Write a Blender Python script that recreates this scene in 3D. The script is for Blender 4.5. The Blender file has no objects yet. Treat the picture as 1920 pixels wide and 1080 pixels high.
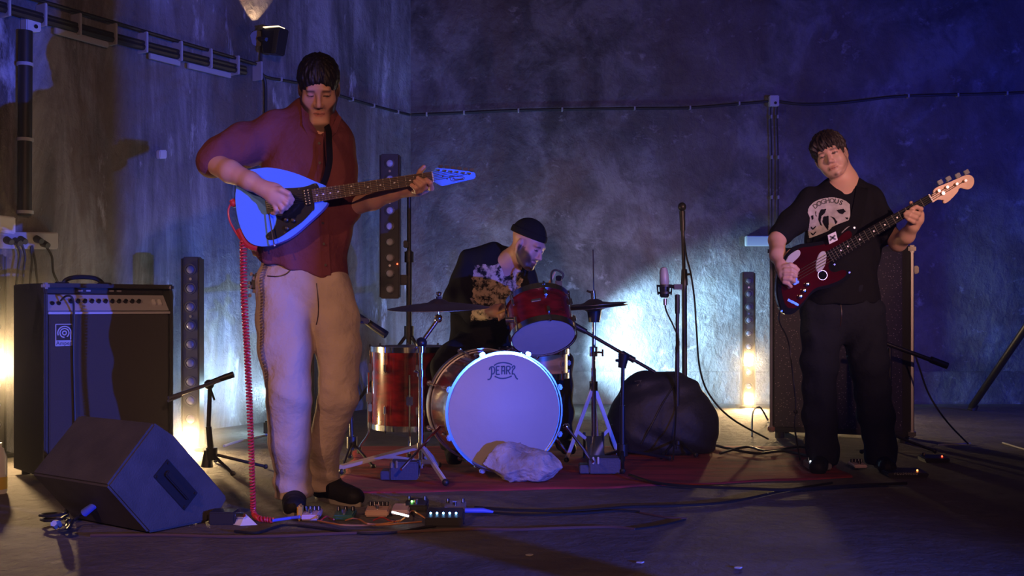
import bpy, bmesh, math, random
import numpy as np
from mathutils import Vector, Matrix
from mathutils.bvhtree import BVHTree
random.seed(7)
rng = np.random.default_rng(7)

# ---------------------------------------------------------------- camera
F, CAMH, HY = 2000.0, 0.83, 576.0          # focal length in px, camera height, horizon row (1920x1080 frame)
scene = bpy.context.scene
COL = scene.collection
cam_data = bpy.data.cameras.new('camera')
cam_data.sensor_width = 36.0
cam_data.lens = 36.0 * F / 1920.0
cam_data.shift_y = (HY - 540.0) / 1920.0
cam_data.clip_end = 60
cam = bpy.data.objects.new('camera', cam_data)
cam.location = (0, 0, CAMH)
cam.rotation_euler = (math.pi / 2, 0, 0)
COL.objects.link(cam)
scene.camera = cam

def P(px, py, d):
    return Vector(((px - 960) * d / F, d, CAMH + (HY - py) * d / F))
def G(px, py, z=0.0):                       # pixel -> point on the floor (or on the plane z)
    d = (CAMH - z) * F / (py - HY)
    return Vector(((px - 960) * d / F, d, z))

BACK_Y = 9.17
CORNER = Vector((-0.871, 9.17, 0))
LDIR = Vector((-1.99, -3.21, 0)).normalized()          # left wall runs from the corner towards the camera
LNORM = Vector((LDIR.y * -1, LDIR.x, 0))               # into the room
if LNORM.x < 0: LNORM = -LNORM
def LW(px, py, off=0.0):                    # pixel -> left wall
    o = CORNER + LNORM * off
    r = (px - 960) / F
    # o.x + t*LDIR.x = r*(o.y + t*LDIR.y)
    t = (r * o.y - o.x) / (LDIR.x - r * LDIR.y)
    d = o.y + t * LDIR.y
    return P(px, py, d)
def BW(px, py, off=0.0):
    return P(px, py, BACK_Y - off)

# ---------------------------------------------------------------- world, lights, exposure
world = bpy.data.worlds.new('world')
scene.world = world
world.use_nodes = True
world.node_tree.nodes['Background'].inputs[0].default_value = (0.10, 0.10, 0.30, 1)
world.node_tree.nodes['Background'].inputs[1].default_value = 0.012
scene.view_settings.view_transform = 'Standard'
scene.view_settings.look = 'None'
scene.view_settings.gamma = 1.0
scene.view_settings.exposure = 0.0
scene.view_settings.use_curve_mapping = False
try:
    scene.cycles.use_denoising = True
    scene.cycles.max_bounces = 5
    scene.cycles.volume_step_rate = 4.0
    scene.cycles.volume_max_steps = 96
    scene.cycles.use_adaptive_sampling = True
    scene.cycles.adaptive_threshold = 0.03
    scene.cycles.volume_bounces = 0
    scene.cycles.sample_clamp_indirect = 4.0
except Exception:
    pass

def spot(name, loc, target, color, watts, size=60, blend=0.4, radius=0.05):
    l = bpy.data.lights.new(name, 'SPOT')
    l.color = color; l.energy = watts; l.spot_size = math.radians(size)
    l.spot_blend = blend; l.shadow_soft_size = radius
    o = bpy.data.objects.new(name, l)
    o.location = loc
    o.rotation_euler = (Vector(target) - Vector(loc)).to_track_quat('-Z', 'Y').to_euler()
    COL.objects.link(o)
    return o
def point(name, loc, color, watts, radius=0.03):
    l = bpy.data.lights.new(name, 'POINT')
    l.color = color; l.energy = watts; l.shadow_soft_size = radius
    o = bpy.data.objects.new(name, l); o.location = loc
    COL.objects.link(o)
    return o

BLUE = (0.03, 0.10, 1.0); WARM = (1.0, 0.50, 0.30); CYAN = (0.30, 0.64, 1.0); TUNG = (1.0, 0.66, 0.32)
# stage lamps standing out in the hall, in front of the band
spot('blue_wash', (3.3, 0.0, 0.55), P(400, 420, 5.0), BLUE, 2250, 56, 1.0, 0.02)
spot('blue_side_wash', (5.4, 4.2, 1.5), P(1820, 380, 9.0), (0.010, 0.040, 1.0), 560, 95, 1.0, 0.06)
spot('warm_wash', (0.9, -0.6, 1.9), P(940, 420, 5.0), (1.0, 0.47, 0.30), 290, 66, 1.0, 0.06)
spot('warm_left_wash', (-2.6, 0.0, 2.6), P(440, 780, 4.5), WARM, 290, 38, 1.0, 0.05)
spot('warm_right_wash', (3.3, 0.9, 2.1), P(1590, 410, 5.4), (1.0, 0.52, 0.46), 600, 24, 1.0, 0.06)
# backlights standing on the floor behind the band
spot('cyan_back_light', (0.20, 8.35, 0.42), BW(1260, 648), (0.36, 0.70, 1.0), 1500, 60, 1.0, 0.04)
spot('cyan_up_light', (-0.27, 8.80, 0.15), BW(830, 520), (0.28, 0.50, 1.0), 60, 120, 1.0, 0.03)
spot('cyan_haze_light', (0.25, 7.8, 0.20), BW(1000, 420), (0.20, 0.38, 1.0), 75, 110, 1.0, 0.04)
spot('cyan_side_light', P(484, 742, 7.02), LW(440, 690), (0.36, 0.58, 1.0), 65, 110, 1.0, 0.05)
# ---------------------------------------------------------------- materials
def nodes_of(m):
    m.use_nodes = True
    nt = m.node_tree
    return nt, nt.nodes, nt.links, nt.nodes['Principled BSDF']
MATS = {}
def mat(name, color=(0.5, 0.5, 0.5), rough=0.5, metal=0.0, bump=0.0, bscale=40.0, var=0.0, vscale=8.0,
        emit=None, estr=0.0, color2=None, coat=0.0, stretch=(1, 1, 1), spec=0.5, sheen=0.0, detail=4):
    m = bpy.data.materials.new(name); MATS[name] = m
    nt, N, L, b = nodes_of(m)
    b.inputs['Base Color'].default_value = (*color, 1)
    b.inputs['Roughness'].default_value = rough
    b.inputs['Metallic'].default_value = metal
    b.inputs['Coat Weight'].default_value = coat
    b.inputs['Specular IOR Level'].default_value = spec
    b.inputs['Sheen Weight'].default_value = sheen
    tc = N.new('ShaderNodeTexCoord'); mp = N.new('ShaderNodeMapping')
    mp.inputs['Scale'].default_value = stretch
    L.new(tc.outputs['Object'], mp.inputs['Vector'])
    if color2 is not None or var > 0:
        nz = N.new('ShaderNodeTexNoise'); nz.inputs['Scale'].default_value = vscale; nz.inputs['Detail'].default_value = detail
        L.new(mp.outputs[0], nz.inputs['Vector'])
        rp = N.new('ShaderNodeValToRGB')
        rp.color_ramp.elements[0].position = 0.35; rp.color_ramp.elements[1].position = 0.65
        c2 = color2 if color2 is not None else tuple(c * (1 - var) for c in color)
        rp.color_ramp.elements[0].color = (*c2, 1); rp.color_ramp.elements[1].color = (*color, 1)
        L.new(nz.outputs['Fac'], rp.inputs[0]); L.new(rp.outputs[0], b.inputs['Base Color'])
    if bump > 0:
        nb = N.new('ShaderNodeTexNoise'); nb.inputs['Scale'].default_value = bscale; nb.inputs['Detail'].default_value = 5
        L.new(mp.outputs[0], nb.inputs['Vector'])
        bp = N.new('ShaderNodeBump'); bp.inputs['Strength'].default_value = min(bump, 1.0); bp.inputs['Distance'].default_value = 0.4 / bscale
        L.new(nb.outputs['Fac'], bp.inputs['Height']); L.new(bp.outputs[0], b.inputs['Normal'])
    if emit is not None:
        b.inputs['Emission Color'].default_value = (*emit, 1); b.inputs['Emission Strength'].default_value = estr
    return m

def concrete(name, streak, base, dark, light, blotch=(0.16, 0.11, 0.07)):
    m = bpy.data.materials.new(name); MATS[name] = m
    nt, N, L, b = nodes_of(m)
    b.inputs['Roughness'].default_value = 0.85
    tc = N.new('ShaderNodeTexCoord')
    def noise(scale, sc, det=6, dist=0.0, rough=0.55):
        mp = N.new('ShaderNodeMapping'); mp.inputs['Scale'].default_value = sc
        L.new(tc.outputs['Object'], mp.inputs['Vector'])
        n = N.new('ShaderNodeTexNoise'); n.inputs['Scale'].default_value = scale; n.inputs['Detail'].default_value = det
        n.inputs['Distortion'].default_value = dist; n.inputs['Roughness'].default_value = rough
        L.new(mp.outputs[0], n.inputs['Vector']); return n
    def ramp(src, stops):
        r = N.new('ShaderNodeValToRGB')
        while len(r.color_ramp.elements) < len(stops): r.color_ramp.elements.new(0.5)
        for e, (p, c) in zip(r.color_ramp.elements, stops): e.position = p; e.color = (*c, 1)
        L.new(src, r.inputs[0]); return r
    def mix(a, bb, f, mode='MIX'):
        x = N.new('ShaderNodeMix'); x.data_type = 'RGBA'; x.blend_type = mode
        if isinstance(f, float): x.inputs[0].default_value = f
        else: L.new(f, x.inputs[0])
        L.new(a, x.inputs[6]); L.new(bb, x.inputs[7]); return x.outputs[2]
    big = noise(0.9, (1, 1, 0.8), 5, 0.6)
    c1 = ramp(big.outputs['Fac'], [(0.30, dark), (0.55, base), (0.75, light)])
    st = noise(2.6, (1.0, 1.0, streak), 9, 0.4, 0.68)
    c2 = ramp(st.outputs['Fac'], [(0.40, dark), (0.50, base), (0.60, light)])
    c = mix(c1.outputs[0], c2.outputs[0], 0.60)
    # old brown plaster patches
    pn = noise(0.75, (1.0, 1.0, 0.7), 7, 0.9, 0.6)
    pf = ramp(pn.outputs['Fac'], [(0.50, (0, 0, 0)), (0.56, (1, 1, 1))])
    bl = N.new('ShaderNodeRGB'); bl.outputs[0].default_value = (*blotch, 1)
    half = N.new('ShaderNodeMath'); half.operation = 'MULTIPLY'; half.inputs[1].default_value = 0.55
    L.new(pf.outputs[0], half.inputs[0])
    c = mix(c, bl.outputs[0], half.outputs[0])
    # pale efflorescence and fine speckle
    sp = noise(6.5, (1, 1, max(streak * 1.4, 0.3)), 9, 0.3, 0.7)
    sf = ramp(sp.outputs['Fac'], [(0.60, (0, 0, 0)), (0.72, (0.75, 0.75, 0.75))])
    wl = N.new('ShaderNodeRGB'); wl.outputs[0].default_value = (light[0] * 1.5, light[1] * 1.5, light[2] * 1.5, 1)
    c = mix(c, wl.outputs[0], sf.outputs[0])
    L.new(c, b.inputs['Base Color'])
    nb = noise(11, (1, 1, 0.8), 9, 0.2, 0.65)
    bp = N.new('ShaderNodeBump'); bp.inputs['Strength'].default_value = 0.9; bp.inputs['Distance'].default_value = 0.035
    L.new(nb.outputs['Fac'], bp.inputs['Height']); L.new(bp.outputs[0], b.inputs['Normal'])
    return m
concrete('concrete_streaked', 0.20, (0.22, 0.21, 0.205), (0.055, 0.05, 0.046), (0.50, 0.49, 0.49))
concrete('concrete_back', 0.85, (0.165, 0.152, 0.152), (0.062, 0.057, 0.057), (0.32, 0.305, 0.305), (0.15, 0.105, 0.09))
concrete('concrete_floor', 1.0, (0.13, 0.115, 0.105), (0.09, 0.08, 0.072), (0.16, 0.145, 0.135), (0.085, 0.065, 0.05))

mat('black_plastic', (0.012, 0.012, 0.014), 0.42)
mat('black_tolex', (0.022, 0.022, 0.024), 0.62, bump=0.5, bscale=260)
mat('wedge_paint', (0.065, 0.06, 0.057), 0.6, bump=0.6, bscale=180, var=0.35, vscale=9)
mat('grille_cloth', (0.045, 0.043, 0.042), 0.85, bump=0.6, bscale=400)
mat('silver_panel', (0.42, 0.42, 0.44), 0.45, metal=0.1, bump=0.1, bscale=60)
mat('chrome', (0.80, 0.80, 0.82), 0.14, metal=1.0)
mat('leg_chrome', (0.66, 0.66, 0.74), 0.45, metal=0.45)
mat('dark_chrome', (0.30, 0.30, 0.33), 0.22, metal=1.0)
mat('brushed_metal', (0.55, 0.55, 0.57), 0.35, metal=1.0)
mat('dark_metal', (0.03, 0.03, 0.034), 0.38, metal=0.5)
mat('white_plastic', (0.62, 0.62, 0.62), 0.45)
mat('off_white', (0.40, 0.40, 0.42), 0.6)
mat('cable_black', (0.012, 0.012, 0.013), 0.5)
mat('cable_brown', (0.10, 0.055, 0.045), 0.5)
mat('coil_red', (0.55, 0.03, 0.04), 0.35, coat=0.4)
mat('red_leather', (0.45, 0.02, 0.02), 0.4)
mat('drum_head', (0.38, 0.36, 0.38), 0.55, bump=0.12, bscale=30, var=0.05, vscale=6)
mat('logo_black', (0.012, 0.012, 0.02), 0.5)
mat('drum_wrap', (0.22, 0.007, 0.008), 0.22, color2=(0.07, 0.002, 0.003), vscale=9, coat=0.7, stretch=(1, 1, 3.0))
mat('bronze', (0.24, 0.17, 0.10), 0.42, metal=0.9, bump=0.15, bscale=90)
mat('snare_wood', (0.52, 0.24, 0.07), 0.35, var=0.4, vscale=6, stretch=(1, 1, 8))
mat('rug_red', (0.34, 0.032, 0.036), 0.9, color2=(0.14, 0.016, 0.02), vscale=5.0, bump=0.7, bscale=55, stretch=(0.5, 2.2, 1), detail=8)
mat('rock', (0.42, 0.39, 0.41), 0.85, bump=1.0, bscale=9, color2=(0.22, 0.20, 0.22), vscale=9)
mat('brick_paint', (0.05, 0.055, 0.10), 0.6, bump=0.4, bscale=80)
mat('guitar_blue', (0.12, 0.31, 0.86), 0.12, coat=0.6)
mat('guitar_white', (0.78, 0.79, 0.80), 0.18, coat=0.6)
mat('pickguard_black', (0.010, 0.010, 0.010), 0.22, coat=0.4)
mat('rosewood', (0.085, 0.035, 0.022), 0.5, var=0.4, vscale=30, stretch=(1, 1, 8))
mat('maple', (0.60, 0.32, 0.14), 0.35, var=0.25, vscale=14)
mat('bass_burst', (0.065, 0.002, 0.004), 0.05, color2=(0.03, 0.0015, 0.003), vscale=4, coat=0.8)
mat('black_gloss', (0.008, 0.008, 0.009), 0.05, coat=0.8)
mat('pearl_dot', (0.75, 0.75, 0.72), 0.35)
mat('string_metal', (0.62, 0.60, 0.56), 0.28, metal=1.0)
mat('fret_metal', (0.62, 0.58, 0.50), 0.35, metal=1.0)
mat('shirt_maroon', (0.155, 0.036, 0.042), 0.85, bump=0.5, bscale=9, sheen=0.0, var=0.12, vscale=5)
mat('trouser_sand', (0.47, 0.37, 0.28), 0.9, bump=0.55, bscale=10, var=0.10, vscale=6)
mat('denim_navy', (0.016, 0.018, 0.030), 0.9, bump=0.55, bscale=11, var=0.2, vscale=6, spec=0.12)
mat('denim_black', (0.014, 0.014, 0.018), 0.9, bump=0.5, bscale=11, spec=0.12)
mat('tee_black', (0.009, 0.009, 0.012), 0.9, bump=0.5, bscale=9, spec=0.12)
mat('beanie_black', (0.010, 0.010, 0.011), 0.95, bump=0.8, bscale=120, spec=0.12)
mat('shoe_black', (0.012, 0.012, 0.012), 0.55, bump=0.3, bscale=70, spec=0.12)
mat('shoe_rubber', (0.22, 0.20, 0.16), 0.6)
mat('hair_dark', (0.008, 0.005, 0.004), 0.6, bump=1.0, bscale=60, stretch=(1, 1, 0.2), var=0.4, vscale=40)
mat('hair_brown', (0.020, 0.010, 0.007), 0.6, bump=1.0, bscale=60, stretch=(1, 1, 0.2), var=0.4, vscale=40)
mat('strap_black', (0.006, 0.006, 0.007), 0.8, bump=0.3, bscale=200, spec=0.1)
mat('print_white', (0.52, 0.50, 0.52), 0.8, var=0.25, vscale=40)
mat('bag_nylon', (0.012, 0.013, 0.018), 0.6, bump=0.3, bscale=10)
mat('lens_glass', (0.16, 0.16, 0.22), 0.10, coat=1.0)
mat('lens_reflecting', (0.55, 0.55, 0.62), 0.15, coat=0.6)  # light reflected by unlit lenses, put into their base colour
mat('lens_bezel', (0.05, 0.05, 0.055), 0.4)
mat('bar_body', (0.030, 0.030, 0.036), 0.5)
mat('warm_lamp', (1, 0.8, 0.5), 0.4, emit=(1.0, 0.66, 0.26), estr=600)
mat('warm_lamp_dim', (1, 0.8, 0.5), 0.4, emit=(1.0, 0.50, 0.12), estr=9)
mat('cyan_lamp', (0.8, 0.95, 1), 0.4, emit=(0.55, 0.85, 1.0), estr=150)
mat('flood_glass', (1, 0.9, 0.7), 0.3, emit=(1.0, 0.72, 0.36), estr=2)
mat('led_red', (1, 0.1, 0.05), 0.4, emit=(1.0, 0.06, 0.02), estr=8)
mat('led_orange', (1, 0.4, 0.1), 0.4, emit=(1.0, 0.22, 0.04), estr=10)
mat('led_green', (0.3, 1, 0.3), 0.4, emit=(0.25, 1.0, 0.18), estr=7)
mat('led_blue', (0.3, 0.6, 1), 0.4, emit=(0.22, 0.55, 1.0), estr=9)
mat('led_white', (0.9, 0.95, 1), 0.4, emit=(0.8, 0.9, 1.0), estr=5)
mat('pedal_pink', (0.55, 0.42, 0.50), 0.4, coat=0.3)
mat('pedal_green', (0.03, 0.13, 0.11), 0.4, coat=0.3)
mat('pedal_peach', (0.50, 0.32, 0.24), 0.45)
mat('pedal_black', (0.015, 0.015, 0.017), 0.5)
mat('pedal_grey', (0.20, 0.20, 0.24), 0.4, metal=0.4)
mat('jack_amber', (0.60, 0.36, 0.06), 0.4)
mat('knob_black', (0.015, 0.015, 0.016), 0.35)
mat('wire_orange', (0.48, 0.19, 0.05), 0.5)
mat('wire_red', (0.30, 0.03, 0.02), 0.5)
mat('paper', (0.70, 0.68, 0.66), 0.8)
mat('carton_yellow', (0.60, 0.42, 0.06), 0.6)
mat('tape_blue', (0.08, 0.12, 0.55), 0.5)
mat('button_dark', (0.03, 0.012, 0.012), 0.4)

def speckle_cloth():
    m = bpy.data.materials.new('speckled_grille'); MATS['speckled_grille'] = m
    nt, N, L, b = nodes_of(m)
    tc = N.new('ShaderNodeTexCoord'); v = N.new('ShaderNodeTexVoronoi'); v.inputs['Scale'].default_value = 70
    L.new(tc.outputs['Object'], v.inputs['Vector'])
    r = N.new('ShaderNodeValToRGB')
    r.color_ramp.elements[0].position = 0.14; r.color_ramp.elements[0].color = (0.34, 0.28, 0.24, 1)
    r.color_ramp.elements[1].position = 0.22; r.color_ramp.elements[1].color = (0.050, 0.042, 0.045, 1)
    L.new(v.outputs['Distance'], r.inputs[0]); L.new(r.outputs[0], b.inputs['Base Color'])
    b.inputs['Roughness'].default_value = 0.8
speckle_cloth()

def skin_mat(name, tone):
    m = bpy.data.materials.new(name); MATS[name] = m
    nt, N, L, b = nodes_of(m)
    at = N.new('ShaderNodeAttribute'); at.attribute_name = 'tint'
    tc = N.new('ShaderNodeTexCoord'); nz = N.new('ShaderNodeTexNoise'); nz.inputs['Scale'].default_value = 25; nz.inputs['Detail'].default_value = 5
    L.new(tc.outputs['Object'], nz.inputs['Vector'])
    mx = N.new('ShaderNodeMix'); mx.data_type = 'RGBA'; mx.blend_type = 'MULTIPLY'; mx.inputs[0].default_value = 0.18
    L.new(at.outputs['Color'], mx.inputs[6]); L.new(nz.outputs['Color'], mx.inputs[7])
    L.new(mx.outputs[2], b.inputs['Base Color'])
    b.inputs['Roughness'].default_value = 0.5
    b.inputs['Subsurface Weight'].default_value = 0.08
    b.inputs['Subsurface Radius'].default_value = (0.01, 0.004, 0.002)
    m['tone'] = tone
    return m
TONE_A = (0.62, 0.34, 0.25); TONE_B = (0.66, 0.40, 0.31); TONE_C = (0.60, 0.33, 0.26)
skin_mat('skin', TONE_A)

def print_tee(name, lo, hi, base, light):
    """black cloth with a torn-looking pale print between two object-space corners (x, z)"""
    m = bpy.data.materials.new(name); MATS[name] = m
    nt, N, L, b = nodes_of(m)
    b.inputs['Roughness'].default_value = 0.9; b.inputs['Specular IOR Level'].default_value = 0.12
    tc = N.new('ShaderNodeTexCoord'); sx = N.new('ShaderNodeSeparateXYZ')
    jn = N.new('ShaderNodeTexNoise'); jn.inputs['Scale'].default_value = 34; jn.inputs['Detail'].default_value = 4
    L.new(tc.outputs['Object'], jn.inputs['Vector'])
    jm = N.new('ShaderNodeVectorMath'); jm.operation = 'MULTIPLY_ADD'; jm.inputs[1].default_value = (0.06, 0.06, 0.06)
    L.new(jn.outputs['Color'], jm.inputs[0]); L.new(tc.outputs['Object'], jm.inputs[2]); L.new(jm.outputs[0], sx.inputs[0])
    nz = N.new('ShaderNodeTexNoise'); nz.inputs['Scale'].default_value = 26; nz.inputs['Detail'].default_value = 7
    nz.inputs['Roughness'].default_value = 0.7
    L.new(tc.outputs['Object'], nz.inputs['Vector'])
    def math_(op, a, c):
        x = N.new('ShaderNodeMath'); x.operation = op
        for i, v in enumerate((a, c)):
            if isinstance(v, (int, float)): x.inputs[i].default_value = v
            else: L.new(v, x.inputs[i])
        return x.outputs[0]
    f = None
    for sock, i in ((sx.outputs[0], 0), (sx.outputs[2], 1)):
        a = math_('MULTIPLY', math_('GREATER_THAN', sock, lo[i]), math_('LESS_THAN', sock, hi[i]))
        f = a if f is None else math_('MULTIPLY', f, a)
    r = N.new('ShaderNodeValToRGB')
    r.color_ramp.elements[0].position = 0.42; r.color_ramp.elements[0].color = (0, 0, 0, 1)
    r.color_ramp.elements[1].position = 0.54; r.color_ramp.elements[1].color = (1, 1, 1, 1)
    L.new(nz.outputs['Fac'], r.inputs[0])
    f = math_('MULTIPLY', f, r.outputs[0])
    mx = N.new('ShaderNodeMix'); mx.data_type = 'RGBA'
    mx.inputs[6].default_value = (*base, 1); mx.inputs[7].default_value = (*light, 1)
    L.new(f, mx.inputs[0]); L.new(mx.outputs[2], b.inputs['Base Color'])
    return m

# ---------------------------------------------------------------- mesh builder
class MB:
    def __init__(s): s.v = []; s.f = []
    def add(s, verts, faces):
        o = len(s.v); s.v += [Vector(p) for p in verts]; s.f += [[i + o for i in q] for q in faces]; return s
    def box(s, c, size, R=None):
        c = Vector(c); hx, hy, hz = size[0] / 2, size[1] / 2, size[2] / 2
        R = R or Matrix.Identity(3)
        vs = [c + R @ Vector((x * hx, y * hy, z * hz)) for x in (-1, 1) for y in (-1, 1) for z in (-1, 1)]
        return s.add(vs, [(0, 1, 3, 2), (4, 6, 7, 5), (0, 4, 5, 1), (2, 3, 7, 6), (0, 2, 6, 4), (1, 5, 7, 3)])
    def frame(s, a, b):
        z = (Vector(b) - Vector(a)).normalized()
        u = z.orthogonal().normalized() if abs(z.z) > 0.99 else z.cross(Vector((0, 0, 1))).normalized()
        return u, z.cross(u).normalized(), z
    def cyl(s, a, b, r, r2=None, n=14, caps=True):
        a, b = Vector(a), Vector(b); r2 = r if r2 is None else r2
        u, w, z = s.frame(a, b)
        vs = []
        for c, rr in ((a, r), (b, r2)):
            vs += [c + (u * math.cos(2 * math.pi * i / n) + w * math.sin(2 * math.pi * i / n)) * rr for i in range(n)]
        fs = [(i, (i + 1) % n, n + (i + 1) % n, n + i) for i in range(n)]
        if caps: fs += [tuple(range(n))[::-1], tuple(range(n, 2 * n))]
        return s.add(vs, fs)
    def lathe(s, a, axis, prof, n=32, closed=False):
        """prof: (radius, height along axis)"""
        a = Vector(a); z = Vector(axis).normalized()
        u, w, z = s.frame(a, a + z)
        vs = []
        for r, h in prof:
            r = max(r, 1e-4)
            vs += [a + z * h + (u * math.cos(2 * math.pi * i / n) + w * math.sin(2 * math.pi * i / n)) * r for i in range(n)]
        fs = []
        m = len(prof)
        for k in range(m if closed else m - 1):
            k2 = (k + 1) % m
            for i in range(n):
                j = (i + 1) % n
                fs.append((k * n + i, k * n + j, k2 * n + j, k2 * n + i))
        if not closed:
            fs += [tuple(range(n))[::-1], tuple(range((m - 1) * n, m * n))]
        return s.add(vs, fs)
    def tube(s, pts, r, n=8, closed=False):
        pts = [Vector(p) for p in pts]; m = len(pts)
        rs = r if isinstance(r, (list, tuple)) else [r] * m
        vs = []; u = None
        for k, p in enumerate(pts):
            a = pts[k - 1] if (k > 0 or closed) else pts[k]
            c = pts[(k + 1) % m] if (k < m - 1 or closed) else pts[k]
            t = (c - a)
            t = t.normalized() if t.length > 1e-9 else Vector((0, 0, 1))
            if u is None: u = t.orthogonal().normalized()
            else:
                u = u - t * u.dot(t)
                u = u.normalized() if u.length > 1e-6 else t.orthogonal().normalized()
            w = t.cross(u)
            vs += [p + (u * math.cos(2 * math.pi * i / n) + w * math.sin(2 * math.pi * i / n)) * rs[k] for i in range(n)]
        fs = []
        for k in range(m if closed else m - 1):
            k2 = (k + 1) % m
            for i in range(n):
                j = (i + 1) % n
                fs.append((k * n + i, k * n + j, k2 * n + j, k2 * n + i))
        if not closed: fs += [tuple(range(n))[::-1], tuple(range((m - 1) * n, m * n))]
        return s.add(vs, fs)
    def prism(s, poly, vec):
        poly = [Vector(p) for p in poly]; vec = Vector(vec); n = len(poly)
        return s.add(poly + [p + vec for p in poly],
                     [tuple(range(n)), tuple(range(n, 2 * n))[::-1]] + [(i, n + i, n + (i + 1) % n, (i + 1) % n) for i in range(n)])
    def ball(s, c, r, n=12, sc=(1, 1, 1)):
        c = Vector(c); m = n // 2
        vs = []
        for k in range(m + 1):
            ph = math.pi * k / m
            for i in range(n):
                th = 2 * math.pi * i / n
                vs.append(c + Vector((math.sin(ph) * math.cos(th) * r * sc[0], math.sin(ph) * math.sin(th) * r * sc[1], math.cos(ph) * r * sc[2])))
        fs = [(k * n + i, (k + 1) * n + i, (k + 1) * n + (i + 1) % n, k * n + (i + 1) % n) for k in range(m) for i in range(n)]
        return s.add(vs, fs)
    def ribbon(s, pts, width, normal, thick):
        """flat stroke along pts lying in the plane with the given normal"""
        pts = [Vector(p) for p in pts]; nn = Vector(normal).normalized(); m = len(pts)
        vs = []
        for k, p in enumerate(pts):
            t = (pts[min(k + 1, m - 1)] - pts[max(k - 1, 0)])
            t = t.normalized() if t.length > 1e-9 else Vector((1, 0, 0))
            sd = t.cross(nn).normalized() * (width / 2)
            vs += [p + sd, p - sd, p - sd + nn * thick, p + sd + nn * thick]
        fs = []
        for k in range(m - 1):
            a = 4 * k; b2 = a + 4
            for i in range(4): fs.append((a + i, a + (i + 1) % 4, b2 + (i + 1) % 4, b2 + i))
        fs += [(0, 3, 2, 1), tuple(4 * (m - 1) + i for i in range(4))]
        return s.add(vs, fs)
    def build(s, name, material, parent=None, smooth=False, bevel=0.0, loc=None):
        me = bpy.data.meshes.new(name)
        off = Vector((0, 0, 0))
        if parent is not None: off = root_loc(parent)
        elif loc is not None: off = Vector(loc)
        me.from_pydata([tuple(v - off) for v in s.v], [], [tuple(f) for f in s.f])
        bm = bmesh.new(); bm.from_mesh(me)
        bmesh.ops.remove_doubles(bm, verts=bm.verts, dist=1e-6)
        bmesh.ops.recalc_face_normals(bm, faces=bm.faces)
        if bevel > 0:
            es = [e for e in bm.edges if len(e.link_faces) == 2 and e.calc_face_angle(0) > 0.6]
            bmesh.ops.bevel(bm, geom=es, offset=bevel, segments=2, affect='EDGES', clamp_overlap=True)
        bm.to_mesh(me); bm.free()
        o = bpy.data.objects.new(name, me)
        me.materials.append(MATS[material] if isinstance(material, str) else material)
        if smooth:
            me.polygons.foreach_set('use_smooth', [True] * len(me.polygons))
            try: me.set_sharp_from_angle(angle=math.radians(38))
            except Exception: pass
        COL.objects.link(o)
        if parent is not None: o.parent = parent
        else: o.location = off
        return o
def root_loc(o):
    while o.parent is not None: o = o.parent
    return o.location.copy()
def tag(o, label, cat, group=None, kind=None):
    o['label'] = label; o['category'] = cat
    if group: o['group'] = group
    if kind: o['kind'] = kind
    return o
def thing(name, label, cat, loc, group=None):
    o = bpy.data.objects.new(name, None); COL.objects.link(o)
    o.empty_display_size = 0.1
    o.location = loc
    return tag(o, label, cat, group)
def struct(o, label=None):
    o['kind'] = 'structure'
    if label: o['label'] = label
    return o
def spline(pts, n=8):
    """Catmull-Rom through the points"""
    pts = [Vector(p) for p in pts]; out = []
    for k in range(len(pts) - 1):
        p0 = pts[max(k - 1, 0)]; p1 = pts[k]; p2 = pts[k + 1]; p3 = pts[min(k + 2, len(pts) - 1)]
        for i in range(n):
            t = i / n
            out.append(0.5 * ((2 * p1) + (p2 - p0) * t + (2 * p0 - 5 * p1 + 4 * p2 - p3) * t * t + (3 * p1 - p0 - 3 * p2 + p3) * t ** 3))
    out.append(pts[-1]); return out
def text_mesh(txt, size, extrude=0.0, bold=0.0):
    cu = bpy.data.curves.new('t', 'FONT'); cu.body = txt; cu.size = size; cu.extrude = extrude
    cu.offset = bold * size; cu.align_x = 'CENTER'; cu.align_y = 'CENTER'; cu.resolution_u = 3
    o = bpy.data.objects.new('t', cu); COL.objects.link(o)
    bpy.context.view_layer.update()
    me = bpy.data.meshes.new_from_object(o.evaluated_get(bpy.context.evaluated_depsgraph_get()))
    vs = [v.co.copy() for v in me.vertices]; fs = [tuple(p.vertices) for p in me.polygons]
    bpy.data.objects.remove(o); bpy.data.curves.remove(cu); bpy.data.meshes.remove(me)
    return vs, fs

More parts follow.
